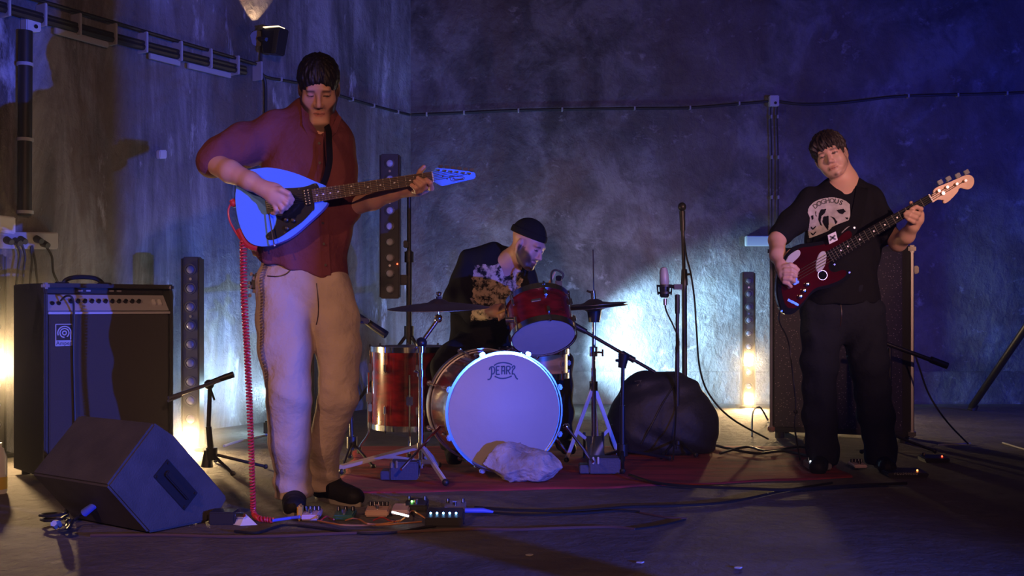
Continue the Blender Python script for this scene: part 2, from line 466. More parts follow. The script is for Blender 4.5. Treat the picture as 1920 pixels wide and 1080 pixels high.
# ---------------------------------------------------------------- signed-distance modelling for bodies and cloth
class SDF:
    def __init__(s, lo, hi, h):
        s.lo = np.array(lo, np.float32); s.h = h
        s.n = np.ceil((np.array(hi) - np.array(lo)) / h).astype(int) + 1
        s.g = np.full(s.n, 0.5, np.float32)
    def _win(s, lo, hi, pad):
        a = np.clip(np.floor((np.array(lo) - pad - s.lo) / s.h).astype(int), 0, s.n - 1)
        b = np.clip(np.ceil((np.array(hi) + pad - s.lo) / s.h).astype(int) + 1, 1, s.n)
        sl = tuple(slice(int(i), int(j)) for i, j in zip(a, b))
        ax = [(s.lo[k] + s.h * np.arange(a[k], b[k])).astype(np.float32) for k in range(3)]
        return sl, ax[0][:, None, None], ax[1][None, :, None], ax[2][None, None, :]
    def _comb(s, sl, d, k, op):
        g = s.g[sl]
        if op == 'u':
            if k > 0:
                hh = np.maximum(k - np.abs(g - d), 0) / k
                s.g[sl] = np.minimum(g, d) - hh * hh * k * 0.25
            else: s.g[sl] = np.minimum(g, d)
        else:
            d = -d
            if k > 0:
                hh = np.maximum(k - np.abs(g - d), 0) / k
                s.g[sl] = np.maximum(g, d) + hh * hh * k * 0.25
            else: s.g[sl] = np.maximum(g, d)
    def cone(s, a, b, ra, rb, k=0.02, flat=None, op='u'):
        a = np.array(a, np.float32); b = np.array(b, np.float32)
        R = max(ra, rb); fs = 1.0
        if flat is not None: fs = max(1.0, flat[1])
        sl, X, Y, Z = s._win(np.minimum(a, b), np.maximum(a, b), R * fs + k + 3 * s.h)
        ba = b - a; L2 = max(float(ba @ ba), 1e-9)
        px, py, pz = X - a[0], Y - a[1], Z - a[2]
        t = np.clip((px * ba[0] + py * ba[1] + pz * ba[2]) / L2, 0, 1)
        qx, qy, qz = px - t * ba[0], py - t * ba[1], pz - t * ba[2]
        m = 1.0
        if flat is not None:
            f = np.array(flat[0], np.float32); f = f / np.linalg.norm(f)
            c = (qx * f[0] + qy * f[1] + qz * f[2]) * (1.0 / flat[1] - 1.0)
            qx, qy, qz = qx + f[0] * c, qy + f[1] * c, qz + f[2] * c
            m = min(1.0, flat[1])
        d = (np.sqrt(qx * qx + qy * qy + qz * qz) - (ra + (rb - ra) * t)) * m
        s._comb(sl, d.astype(np.float32), k, op)
    def chain(s, pts, k=0.02, flat=None):
        """pts: (Vector, radius)"""
        for (a, ra), (b, rb) in zip(pts[:-1], pts[1:]): s.cone(a, b, ra, rb, k, flat)
    def px(s, pts, k=0.02, flat=None):
        s.chain([(P(x, y, d), r) for x, y, d, r in pts], k, flat)
    def ell(s, c, r, M=None, k=0.02, op='u'):
        c = np.array(c, np.float32); r = np.array(r, np.float32); R = float(r.max())
        sl, X, Y, Z = s._win(c, c, R + k + 3 * s.h)
        X, Y, Z = X - c[0], Y - c[1], Z - c[2]
        if M is not None:
            M = np.array(M, np.float32)             # columns: local axes in world
            X, Y, Z = (X * M[0, 0] + Y * M[1, 0] + Z * M[2, 0], X * M[0, 1] + Y * M[1, 1] + Z * M[2, 1], X * M[0, 2] + Y * M[1, 2] + Z * M[2, 2])
        k0 = np.sqrt((X / r[0]) ** 2 + (Y / r[1]) ** 2 + (Z / r[2]) ** 2)
        k1 = np.sqrt((X / r[0] ** 2) ** 2 + (Y / r[1] ** 2) ** 2 + (Z / r[2] ** 2) ** 2) + 1e-6
        s._comb(sl, (k0 * (k0 - 1.0) / k1).astype(np.float32), k, op)
    def cut(s, p, n, k=0.0):
        """remove everything on the side the normal points to"""
        n = np.array(n, np.float32); n = n / np.linalg.norm(n); p = np.array(p, np.float32)
        ax = [(s.lo[i] + s.h * np.arange(s.n[i])).astype(np.float32) for i in range(3)]
        d = (ax[0][:, None, None] - p[0]) * n[0] + (ax[1][None, :, None] - p[1]) * n[1] + (ax[2][None, None, :] - p[2]) * n[2]
        s.g = np.maximum(s.g, d.astype(np.float32))
    def warp(s, fn, band=0.06):
        idx = np.argwhere(np.abs(s.g) < band)
        p = s.lo + s.h * idx
        s.g[idx[:, 0], idx[:, 1], idx[:, 2]] += fn(p[:, 0], p[:, 1], p[:, 2]).astype(np.float32)
    def mesh(s):
        g = s.g
        g[0], g[-1] = 0.5, 0.5; g[:, 0], g[:, -1] = 0.5, 0.5; g[:, :, 0], g[:, :, -1] = 0.5, 0.5
        sg = g < 0
        c = np.zeros(s.n - 1, np.uint8)
        for dx in (0, 1):
            for dy in (0, 1):
                for dz in (0, 1):
                    c += sg[dx:s.n[0] - 1 + dx, dy:s.n[1] - 1 + dy, dz:s.n[2] - 1 + dz]
        act = (c > 0) & (c < 8)
        ijk = np.argwhere(act)
        ids = np.full(c.shape, -1, np.int32); ids[act] = np.arange(len(ijk))
        cor = [(x, y, z) for x in (0, 1) for y in (0, 1) for z in (0, 1)]
        val = np.stack([g[ijk[:, 0] + x, ijk[:, 1] + y, ijk[:, 2] + z] for x, y, z in cor], 1)
        acc = np.zeros((len(ijk), 3)); cnt = np.zeros(len(ijk))
        for i in range(8):
            for j in range(i + 1, 8):
                a, b = np.array(cor[i]), np.array(cor[j])
                if np.abs(a - b).sum() != 1: continue
                m = (val[:, i] < 0) != (val[:, j] < 0)
                t = val[m, i] / (val[m, i] - val[m, j])
                acc[m] += a + (b - a) * t[:, None]; cnt[m] += 1
        v = s.lo + s.h * (ijk + acc / cnt[:, None])
        quads = []
        for ax in range(3):
            sl0 = [slice(None)] * 3; sl1 = [slice(None)] * 3
            sl0[ax] = slice(0, -1); sl1[ax] = slice(1, None)
            a, b = sg[tuple(sl0)], sg[tuple(sl1)]
            e = np.argwhere(a != b)
            if len(e) == 0: continue
            u, w = (ax + 1) % 3, (ax + 2) % 3
            e = e[(e[:, u] > 0) & (e[:, w] > 0) & (e[:, u] < c.shape[u]) & (e[:, w] < c.shape[w])]
            fl = a[e[:, 0], e[:, 1], e[:, 2]]
            q = []
            for du, dw in ((-1, -1), (0, -1), (0, 0), (-1, 0)):
                t = e.copy(); t[:, u] += du; t[:, w] += dw
                q.append(ids[t[:, 0], t[:, 1], t[:, 2]])
            q = np.stack(q, 1)
            q[~fl] = q[~fl][:, ::-1]
            quads.append(q)
        q = np.concatenate(quads)
        q = q[(q >= 0).all(1)]
        return v, q
def relax(v, q, it=2, lam=0.5):
    e = np.concatenate([q[:, [0, 1]], q[:, [1, 2]], q[:, [2, 3]], q[:, [3, 0]]])
    e = np.concatenate([e, e[:, ::-1]])
    deg = np.bincount(e[:, 0], minlength=len(v)).astype(float)
    for _ in range(it):
        a = np.stack([np.bincount(e[:, 0], weights=v[e[:, 1], i], minlength=len(v)) for i in range(3)], 1) / np.maximum(deg, 1)[:, None]
        v = v + lam * (a - v)
    return v
def keep_main(v, q):
    """drop loose crumbs: keep the largest connected piece"""
    lab = np.arange(len(v))
    e = np.concatenate([q[:, [0, 1]], q[:, [1, 2]], q[:, [2, 3]], q[:, [3, 0]]])
    while True:
        m = np.minimum(lab[e[:, 0]], lab[e[:, 1]])
        new = lab.copy()
        np.minimum.at(new, e[:, 0], m); np.minimum.at(new, e[:, 1], m)
        new = new[new]
        new = new[new]
        if (new == lab).all(): break
        lab = new
    r, cn = np.unique(lab, return_counts=True)
    keep = lab == r[cn.argmax()]
    mp = np.cumsum(keep) - 1
    return v[keep], mp[q[keep[q[:, 0]]]]
def sdf_object(S, name, material, parent=None, it=1, tint=None, main=True, loc=None):
    v, q = S.mesh()
    if main: v, q = keep_main(v, q)
    v = relax(v, q, it)
    off = np.array(root_loc(parent) if parent is not None else (loc if loc is not None else (0, 0, 0)))
    me = bpy.data.meshes.new(name)
    w = (v - off).astype(np.float32)
    me.vertices.add(len(w)); me.vertices.foreach_set('co', w.ravel())
    me.loops.add(q.size); me.loops.foreach_set('vertex_index', q.astype(np.int32).ravel())
    me.polygons.add(len(q)); me.polygons.foreach_set('loop_start', (np.arange(len(q)) * 4).astype(np.int32))
    me.polygons.foreach_set('loop_total', np.full(len(q), 4, np.int32))
    me.polygons.foreach_set('use_smooth', np.ones(len(q), bool))
    me.update(calc_edges=True); me.validate()
    if tint is not None:
        c = tint(v)
        at = me.color_attributes.new('tint', 'FLOAT_COLOR', 'POINT')
        at.data.foreach_set('color', np.concatenate([c, np.ones((len(c), 1))], 1).astype(np.float32).ravel())
    me.materials.append(MATS[material] if isinstance(material, str) else material)
    o = bpy.data.objects.new(name, me); COL.objects.link(o)
    if parent is not None: o.parent = parent
    else: o.location = off
    o['_v'] = 0
    del o['_v']
    return o, v, q
def bvh_of(v, q):
    return BVHTree.FromPolygons([tuple(x) for x in v], [tuple(int(i) for i in y) for y in q])
def drape(bvh, verts, lift=0.003, ydir=1.0):
    """push points along the view depth onto a surface"""
    out = []
    for p in verts:
        h = bvh.ray_cast(Vector((p[0], p[1] - ydir * 1.5, p[2])), Vector((0, ydir, 0)))
        out.append(Vector((p[0], h[0].y - ydir * lift, p[2])) if h[0] is not None else Vector(p))
    return out
# ---------------------------------------------------------------- the room
ROOM_H = 4.6
LEND = CORNER + LDIR * 11.0
RX = 6.2
b = MB(); b.box((0, 2.6, -0.06), (22, 15.4, 0.12)); struct(b.build('floor', 'concrete_floor'), 'dark bare concrete floor of the hall')
b = MB(); b.prism([CORNER, CORNER + Vector((RX - CORNER.x, 0, 0)), Vector((RX, BACK_Y, ROOM_H)), CORNER + Vector((0, 0, ROOM_H))], (0, 0.3, 0))
wall_back = struct(b.build('wall_back', 'concrete_back'), 'stained bare concrete back wall')
b = MB(); b.prism([CORNER, LEND, LEND + Vector((0, 0, ROOM_H)), CORNER + Vector((0, 0, ROOM_H))], LNORM * -0.3)
wall_left = struct(b.build('wall_left', 'concrete_streaked'), 'streaked concrete side wall carrying cable brackets')
b = MB(); b.box((RX + 0.15, 3.2, ROOM_H / 2), (0.3, 13, ROOM_H)); struct(b.build('wall_right', 'concrete_back'), 'concrete wall on the dark side of the hall')
b = MB(); b.box((0, 2.6, ROOM_H + 0.1), (22, 15.4, 0.2)); struct(b.build('ceiling', 'concrete_floor'), 'concrete ceiling high above the band')
# low plinth along the foot of the back wall
b = MB(); b.box(((CORNER.x + RX) / 2, BACK_Y - 0.02, 0.14), (RX - CORNER.x - 0.05, 0.05, 0.28))
struct(b.build('baseboard_back', 'concrete_back', bevel=0.01), 'low concrete plinth along the back wall')

# thin stage haze filling the hall
hz0 = CORNER + LNORM * 0.12 + Vector((0, -0.10, 0.01)); tq = (hz0.y - 2.9) / -LDIR.y
b = MB(); b.prism([hz0, hz0 + LDIR * tq, Vector((5.2, 2.9, 0.01)), Vector((5.2, BACK_Y - 0.10, 0.01))], (0, 0, 4.3))
o = b.build('stage_haze', 'black_plastic', None, loc=(0.6, 5.9, 0)); o['kind'] = 'stuff'
tag(o, 'thin stage smoke hanging in the air around the band', 'haze', None, 'stuff')
hm = bpy.data.materials.new('haze'); hm.use_nodes = True
for n in list(hm.node_tree.nodes): hm.node_tree.nodes.remove(n)
ho = hm.node_tree.nodes.new('ShaderNodeOutputMaterial'); hv = hm.node_tree.nodes.new('ShaderNodeVolumeScatter')
hv.inputs['Color'].default_value = (1, 1, 1, 1); hv.inputs['Density'].default_value = 0.0045; hv.inputs['Anisotropy'].default_value = 0.35
hm.node_tree.links.new(hv.outputs[0], ho.inputs['Volume'])
o.data.materials.clear(); o.data.materials.append(hm)

def halo_puff(label, c, r, dens):  # ball of denser smoke added around a lamp to imitate bloom
    b = MB(); b.ball((0, 0, 0), 1.0, 16)
    o = b.build('halo_puff', 'black_plastic', None, loc=(0, 0, 0)); o.location = c; o.scale = (r, r, r)
    tag(o, label, 'smoke', None, 'stuff')
    m = bpy.data.materials.new('smoke'); m.use_nodes = True; N = m.node_tree.nodes; L = m.node_tree.links
    for n in list(N): N.remove(n)
    out = N.new('ShaderNodeOutputMaterial'); v = N.new('ShaderNodeVolumeScatter'); v.inputs['Anisotropy'].default_value = 0.2
    tc = N.new('ShaderNodeTexCoord'); gt = N.new('ShaderNodeTexGradient'); gt.gradient_type = 'SPHERICAL'
    L.new(tc.outputs['Object'], gt.inputs['Vector'])
    pw = N.new('ShaderNodeMath'); pw.operation = 'POWER'; pw.inputs[1].default_value = 2.0; L.new(gt.outputs['Fac'], pw.inputs[0])
    ml = N.new('ShaderNodeMath'); ml.operation = 'MULTIPLY'; ml.inputs[1].default_value = dens; L.new(pw.outputs[0], ml.inputs[0])
    L.new(ml.outputs[0], v.inputs['Density']); L.new(v.outputs[0], out.inputs['Volume'])
    o.data.materials.clear(); o.data.materials.append(m)

# unseen column added to shade part of the band from the blue lamp
cs = Vector((2.068, 1.352, 0))
t = thing('shade_column', 'slim black unseen column added to shade the band from the blue lamp', 'speaker', cs)
R = Matrix.Rotation(math.radians(43), 3, 'Z')
b = MB(); b.box(cs + Vector((0, 0, 0.04)), (0.34, 0.34, 0.06), R); b.build('base', 'black_plastic', t, bevel=0.01)
b = MB(); b.box(cs + Vector((0, 0, 1.0)), (0.098, 0.085, 1.86), R); b.build('cabinet', 'black_tolex', t, bevel=0.01)
b = MB(); b.box(cs + R @ Vector((0, -0.045, 1.0)), (0.080, 0.006, 1.80), R); b.build('grille', 'grille_cloth', t)

# ---------------------------------------------------------------- cables, conduits and boxes on the walls
def wall_run(name, label, pts, r, matn='cable_black', on=LW, off=0.03, cat='cable', clips=(), clip_h=0.03):
    q = [on(x, y, off) for x, y in pts]
    t = thing(name, label, cat, q[0])
    b = MB(); b.tube(spline(q, 5), r, 8); b.build('sheath', matn, t, True)
    for (x, y) in clips:
        c = on(x, y, off); b = MB()
        ax = LDIR if on is LW else Vector((1, 0, 0)); nn = LNORM if on is LW else Vector((0, -1, 0))
        R = Matrix((ax, nn, Vector((0, 0, 1)))).transposed()
        b.box(c - nn * (off / 2 - 0.006), (0.014, off + 0.02, clip_h), R); b.build('clip', 'off_white', t, bevel=0.002)
    return t
bx = [10, 78, 143, 210, 268, 333, 389, 440, 483]
def tl(x): return 7 + (133 - 7) * x / 480 + 3.0 * math.sin(x / 150)
# thick bundle of two conduits on brackets
t = thing('cable_rack', 'row of black conduits held on pale brackets along the streaked wall', 'cable rack', LW(0, 40, 0.05))
for dy, r in ((0, 0.016), (8, 0.020)):
    b = MB(); b.tube(spline([LW(x, tl(x) + dy, 0.06) for x in range(-60, 500, 40)], 4), r, 8); b.build('conduit', 'cable_black', t, True)
b = MB(); b.tube(spline([LW(x, -21 + x * 0.294, 0.06) for x in range(40, 500, 40)], 4), 0.011, 8); b.build('conduit', 'cable_black', t, True)
for x in bx:
    R = Matrix((LDIR, LNORM, Vector((0, 0, 1)))).transposed()
    c = LW(x, tl(x), 0.045); b = MB(); b.box(c, (0.016, 0.09, 0.13), R); b.build('bracket', 'off_white', t, bevel=0.003)
for (xa, xb_) in ((100, 200), (278, 335), (350, 430)):
    p, q = LW(xa, tl(xa) + 17, 0.04), LW(xb_, tl(xb_) + 17, 0.04)
    b = MB(); b.prism([p, q, q + Vector((0, 0, -0.035)), p + Vector((0, 0, -0.035))], LNORM * 0.02); b.build('tray_strip', 'off_white', t, bevel=0.003)
wall_run('wall_cable', 'thin black cable clipped on from the cable rack towards the room corner',
         [(488, 138), (505, 146), (540, 152), (600, 164), (640, 180), (690, 195), (735, 207), (768, 215)], 0.011,
         clips=((526, 149), (660, 186), (700, 198), (745, 210)))
wall_run('wall_cable', 'black cable bending from the cable rack straight down the side wall behind the guitarist',
         [(486, 130), (494, 145), (498, 165), (498, 240), (499, 330), (500, 440)], 0.012)
wall_run('wall_cable', 'long sagging black cable clipped across the back wall',
         [(772, 215), (850, 212), (960, 207), (1060, 205), (1200, 203), (1290, 202), (1380, 195), (1440, 190)], 0.012, on=BW,
         clips=((800, 214), (870, 211), (972, 207), (1054, 205), (1190, 203), (1294, 202), (1386, 194)))
wall_run('wall_cable', 'black cable rising from the junction box across the dark end of the back wall',
         [(1460, 190), (1500, 195), (1560, 194), (1610, 189), (1680, 181), (1760, 178), (1850, 176), (1960, 172)], 0.012, on=BW,
         clips=((1703, 180), (1796, 178), (1888, 175)))
def wall_box(name, label, x0, y0, x1, y1, on, depth=0.06, cat='junction box', screw=True):
    a, c = on(x0, y0), on(x1, y1)
    nn = LNORM if on is LW else Vector((0, -1, 0))
    t = thing(name, label, cat, (a + c) / 2)
    p = [on(x0, y0), on(x1, y0), on(x1, y1), on(x0, y1)]
    b = MB(); b.prism(p, nn * depth); b.build('housing', 'white_plastic', t, bevel=0.006)
    if screw:
        s = on(x0 + (x1 - x0) * 0.6, y0 + (y1 - y0) * 0.72) + nn * depth
        b = MB(); b.cyl(s, s + nn * 0.006, 0.012, n=10); b.build('cable_gland', 'knob_black', t)
    return t
wall_box('junction_box', 'pale square junction box on top of the thick vertical pipe', 38, 28, 66, 62, LW)
wall_box('junction_box', 'pale square junction box where the back wall cable meets two conduits', 1440, 181, 1458, 201, BW)
wall_box('wall_switch', 'small pale switch box alone on the streaked wall', 292, 282, 306, 298, LW, 0.04, 'switch', False)
wall_box('wall_socket_box', 'pale socket box on the back wall beside the speaker cabinet', 1396, 443, 1442, 462, BW, 0.07, 'socket', False)
t = thing('wall_pipe', 'thick black vertical pipe on the streaked wall', 'pipe', LW(46, 405, 0.05))
b = MB(); b.tube([LW(48, 58, 0.05), LW(46, 404, 0.05)], 0.038, 14); b.build('pipe', 'cable_black', t, True)
for y in (121, 262, 398):
    b = MB(); b.tube([LW(47, y - 3, 0.05), LW(47, y + 3, 0.05)], 0.045, 14); b.build('pipe_clip', 'off_white', t, True)
for x, lab in ((1447, 'thin conduit dropping from the back wall junction box, on the drummer side'), (1459, 'thin conduit dropping from the back wall junction box, on the bassist side')):
    wall_run('wall_conduit', lab, [(x - 1, 200), (x - 2, 216), (x, 300), (x, 440)], 0.006, on=BW, cat='conduit', clips=((x - 1, 219), (x, 295), (x, 370)))
# socket strip with plugs
t = thing('socket_strip', 'long pale socket strip with black plugs on the streaked wall above the amplifier', 'socket strip', LW(45, 465, 0.03))
b = MB(); b.prism([LW(-30, 436), LW(98, 436), LW(98, 468), LW(-30, 466)], LNORM * 0.06); b.build('housing', 'off_white', t, bevel=0.006)
b = MB(); b.prism([LW(-20, 404), LW(14, 408), LW(14, 440), LW(-20, 436)], LNORM * 0.08); b.build('switch_box', 'white_plastic', t, bevel=0.006)
for i, (x, y) in enumerate(((12, 450), (28, 452), (38, 449), (68, 448), (80, 456))):
    p = LW(x, y, 0.06); b = MB(); b.cyl(p, p + LNORM * 0.05 + Vector((0, 0, -0.015)), 0.022, 0.016, 12); b.build('plug', 'cable_black', t, True)
drops = [[(30, 455), (38, 475), (34, 505), (30, 540)], [(40, 455), (47, 480), (44, 510), (42, 545)], [(58, 462), (60, 490), (57, 520), (56, 545)],
         [(60, 460), (66, 490), (70, 530), (74, 560)], [(82, 456), (97, 480), (100, 510), (112, 535), (128, 560)]]
for i, d in enumerate(drops):
    b = MB(); b.tube(spline([LW(x, y, 0.09) for x, y in d], 5), 0.007, 6); b.build('plug_lead', 'cable_black', t, True)

# wall floodlight on a conduit bracket, shining up
p0 = P(497, 100, 7.45)
t = thing('floodlight', 'small floodlight on a bracket shining up the streaked wall', 'floodlight', p0)
wallp = LW(490, 75)
b = MB(); b.tube([LW(490, 56, 0.03), LW(489, 135, 0.03)], 0.010, 8); b.build('conduit_stub', 'dark_metal', t, True)
b = MB(); b.cyl(LW(482, 72, 0.0), LW(483, 72, 0.03), 0.055, n=18); b.build('back_plate', 'dark_metal', t)
b = MB(); b.tube([LW(484, 72, 0.02), P(500, 74, 7.45)], 0.014, 8); b.build('bracket_arm', 'dark_metal', t, True)
b = MB(); b.prism([P(490, 52, 7.50), P(524, 50, 7.40), P(515, 100, 7.40), P(492, 98, 7.50)], (0.05, 0.10, 0)); b.build('housing', 'dark_metal', t, bevel=0.008)
b = MB(); b.prism([P(514, 55, 7.385), P(524, 53, 7.385), P(517, 100, 7.385), P(508, 100, 7.385)], (0.0, 0.012, 0)); b.build('side_fin', 'chrome', t, bevel=0.003)
b = MB(); b.prism([P(493, 51.5, 7.47), P(522, 49.5, 7.42), P(522, 49.5, 7.42) + Vector((0.03, 0.07, 0)), P(493, 51.5, 7.47) + Vector((0.03, 0.07, 0))], (0, 0, 0.006)); b.build('glass', 'flood_glass', t)
fl = LW(488, 58, 0.07)
spot('floodlight_beam', fl, fl + Vector((0, 0, 1.0)), (1.0, 0.62, 0.34), 12, 76, 0.12, 0.008)

# ---------------------------------------------------------------- LED batten lights
def led_bar(label, px, d, lit=(), dim=(), z0=0.0, yaw=0.0, stand=False, n=10, pitch=0.108, w=0.094, first=0.075, matl='lens_glass', watts=6.0):
    base = Vector(((px - 960) * d / F, d, z0))
    H = first * 2 + pitch * (n - 1)
    t = thing('led_bar', label, 'stage light', base)
    R = Matrix.Rotation(yaw, 3, 'Z'); fw = R @ Vector((0, -1, 0))
    b = MB(); b.box(base + Vector((0, 0, H / 2)), (w, 0.075, H), R); b.build('housing', 'bar_body', t, bevel=0.006)
    for sx in (-1, 1):
        b = MB(); b.box(base + R @ Vector((sx * (w / 2 + 0.004), 0.0, 0)) + Vector((0, 0, H / 2)), (0.006, 0.09, H * 0.98), R); b.build('side_rail', 'dark_metal', t)
    for k in range(n):
        c = base + Vector((0, 0, H - first - k * pitch)) + fw * 0.0375
        ls = 1.55 if k in lit else 1.0  # burning lenses enlarged to imitate their glare
        m = 'warm_lamp' if k in lit else ('warm_lamp_dim' if k in dim else matl)
        b = MB(); b.lathe(c, fw, [(0.030, 0.0), (0.034, 0.004), (0.033, 0.010), (0.026, 0.011), (0.025, 0.003)], 20)
        bz = b.build('bezel', 'lens_bezel', t, True)
        b = MB(); b.lathe(c, fw, [(0.025 * ls, 0.002), (0.022 * ls, 0.010 * ls), (0.014 * ls, 0.015 * ls), (0.002, 0.017 * ls)], 18); b.build('lens', m, bz, True)
        if k in lit: spot('led_bar_lamp', c + fw * 0.03, c + fw, TUNG, watts, 150, 0.6, 0.025)
        if k in (0, 2, 6): 
            b = MB(); b.cyl(c + Vector((0, 0, -pitch / 2)), c + Vector((0, 0, -pitch / 2)) + fw * 0.004, 0.008, n=10); b.build('screw', 'brushed_metal', t)
    if not stand:
        for sx in (-1, 1):
            b = MB(); b.box(base + R @ Vector((sx * 0.06, 0, 0.012)), (0.05, 0.16, 0.02), R); b.build('foot', 'dark_metal', t, bevel=0.003)
    return t, base, H
led_bar('upright light bar with blue-tinted lenses and one burning warm lamp beside the combo amplifier', 361, 6.2, lit=(9,), watts=90)
led_bar('upright light bar seen between the guitarist legs with two glowing amber lamps', 577, 7.4, dim=(5, 7), matl='lens_glass')
led_bar('upright light bar with two burning warm lamps beside the bass speaker cabinet', 1402, 8.8, lit=(6, 9), watts=70)
led_bar('upright light bar at the very edge of the stage beyond the combo amplifier', -12, 5.9, lit=(5,), yaw=0.75, watts=140)
tb, base, H = led_bar('black light bar with unlit lenses coloured pale for reflected light, mounted up on a light stand', 732, 7.3, z0=P(732, 560, 7.3).z, stand=True, n=9, pitch=0.107, w=0.125, first=0.065, matl='lens_reflecting')
p = P(745, 495, 7.25); b = MB(); b.ball(p, 0.006, 8); b.build('status_led', 'led_red', tb)
halo_puff('added smoke making a halo around the burning lamp beside the combo amplifier', P(361, 828, 6.05), 0.45, 0.6)
halo_puff('added smoke making a halo around the two burning lamps beside the bass cabinet', P(1402, 705, 8.65), 0.62, 0.28)
halo_puff('added smoke making a halo around the lamp at the very edge of the stage', P(-8, 640, 5.75), 0.60, 0.5)
halo_puff('added smoke making a halo around the cyan wash light behind the guitarist', P(484, 735, 6.95), 0.45, 0.5)
# its stand
sp = G(767, 803)
t = thing('light_stand', 'dark tripod light stand carrying the unlit light bar behind the floor tom', 'light stand', sp)
d = sp.y
b = MB(); b.cyl(sp + Vector((0, 0, 0.05)), P(767, 470, d), 0.020, n=14); b.build('lower_pole', 'dark_metal', t, True)
b = MB(); b.cyl(P(767, 480, d), P(767, 360, d), 0.015, n=14); b.build('upper_pole', 'dark_metal', t, True)
b = MB(); b.cyl(P(767, 492, d), P(767, 472, d), 0.032, n=14); b.build('collar', 'dark_metal', t, True)
b = MB(); b.tube([P(767, 524, d), P(752, 524, d)], 0.016, 8); b.build('clamp_arm', 'dark_metal', t, True)
b = MB(); b.box(P(757, 525, d), (0.06, 0.05, 0.07)); b.build('clamp', 'dark_metal', t, bevel=0.008)
b = MB(); b.box(P(761, 458, d - 0.03), (0.03, 0.05, 0.05)); b.build('cable_hook', 'dark_metal', t, bevel=0.006)
hub = P(767, 622, d)
b = MB(); b.cyl(hub + Vector((0, 0, -0.04)), hub + Vector((0, 0, 0.04)), 0.034, n=14); b.build('leg_hub', 'dark_metal', t, True)
for a in (200, 320, 80):
    e = sp + Vector((math.cos(math.radians(a)) * 0.5, math.sin(math.radians(a)) * 0.4, 0.015))
    b = MB(); b.tube([hub, e], 0.012, 8); lg = b.build('leg', 'dark_metal', t, True)
    b = MB(); b.tube([sp + Vector((0, 0, 0.18)), hub.lerp(e, 0.55)], 0.008, 6); b.build('brace', 'dark_metal', lg, True)

# floor-standing cyan wash heads
def wash_head(label, loc, aim, size=0.16):
    t = thing('wash_light', label, 'stage light', loc)
    z = (Vector(aim) - Vector(loc)); z.z = 0; z.normalize(); x = Vector((0, 0, 1)).cross(z).normalized()
    c = Vector(loc) + Vector((0, 0, 0.26))
    R = Matrix((x, z, Vector((0, 0, 1)))).transposed()
    b = MB(); b.box(c - z * 0.07, (size, 0.16, size * 1.15), R); b.build('housing', 'black_plastic', t, bevel=0.015)
    b = MB(); b.cyl(c + z * 0.008, c + z * 0.02, size * 0.40, n=24); b.build('lens', 'cyan_lamp', t, True)
    for s in (-1, 1):
        b = MB(); b.box(c + x * s * (size / 2 + 0.018) - Vector((0, 0, 0.10)) - z * 0.06, (0.02, 0.05, 0.26), R); b.build('yoke_arm', 'black_plastic', t, bevel=0.004)
    b = MB(); b.box(Vector(loc) + Vector((0, 0, 0.045)) - z * 0.06, (size * 1.3, 0.18, 0.09), R); b.build('base', 'black_plastic', t, bevel=0.01)
    return c + z * 0.05
wash_head('small wash light on the floor behind the guitarist glaring cyan at the side wall', G(508, 812), LW(330, 640))
wash_head('small wash light on the floor behind the drums aimed at the back wall', Vector((0.14, 8.30, 0)), BW(1260, 640))

# a leaning tripod leg at the dark edge of the stage
q0, q1 = G(1822, 770), P(1950, 575, 7.6)
t = thing('leaning_pole', 'black pole leaning at the dark end of the back wall', 'pole', q0)
b = MB(); b.tube([q0 + Vector((0, 0, 0.03)), q1], 0.028, 10); b.build('pole', 'dark_metal', t, True)
b = MB(); b.cyl(q0, q0 + Vector((0.02, 0, 0.05)), 0.035, n=12); b.build('rubber_foot', 'cable_black', t, True)

# ---------------------------------------------------------------- floor monitor wedge
A = Vector((-1.325, 3.897, 0)); e = Vector((0.577, 0.816, 0)); wv = Vector((-0.816, 0.577, 0))
prof = [(0, 0), (0.298, 0), (0.363, 0.075), (0.11, 0.345), (0.023, 0.403), (-0.174, 0.197)]
t = thing('monitor_wedge', 'large dark floor monitor wedge with a side handle beside the combo amplifier', 'monitor speaker', A + wv * 0.24)
poly = [A + e * s + Vector((0, 0, z + 0.004)) for s, z in prof]
b = MB(); b.prism(poly, wv * 0.48); b.build('cabinet', 'wedge_paint', t, bevel=0.008)
g0 = A + e * 0.352 + Vector((0, 0, 0.094)); g1 = A + e * 0.122 + Vector((0, 0, 0.339))
nn = (g1 - g0).cross(wv).normalized()
if nn.dot(e) < 0: nn = -nn
b = MB(); b.prism([g0 + wv * 0.03, g0 + wv * 0.45, g1 + wv * 0.45, g1 + wv * 0.03], nn * 0.010); b.build('grille', 'grille_cloth', t, bevel=0.002)
hc = A + e * 0.115 + Vector((0, 0, 0.165)); ha = (g1 - g0).normalized(); hb = ha.cross(wv).normalized()
R = Matrix((ha, hb, -wv)).transposed()
b = MB(); b.box(hc - wv * 0.001, (0.20, 0.085, 0.008), R); hd = b.build('handle_plate', 'black_plastic', t, bevel=0.002)
b = MB(); b.box(hc - wv * 0.012, (0.15, 0.024, 0.02), R); b.build('handle', 'dark_metal', hd, bevel=0.004)
for a2, c2 in ((-1, -1), (-1, 1), (1, -1), (1, 1)):
    b = MB(); p = hc + ha * a2 * 0.088 + hb * c2 * 0.033 - wv * 0.005; b.cyl(p, p - wv * 0.006, 0.006, n=8); b.build('screw', 'dark_metal', t)
for fx in (0.05, 0.43):
    for fs in (0.03, 0.27):
        b = MB(); p = A + e * fs + wv * fx; b.cyl(p, p + Vector((0, 0, 0.01)), 0.015, n=10); b.build('rubber_foot', 'cable_black', t)
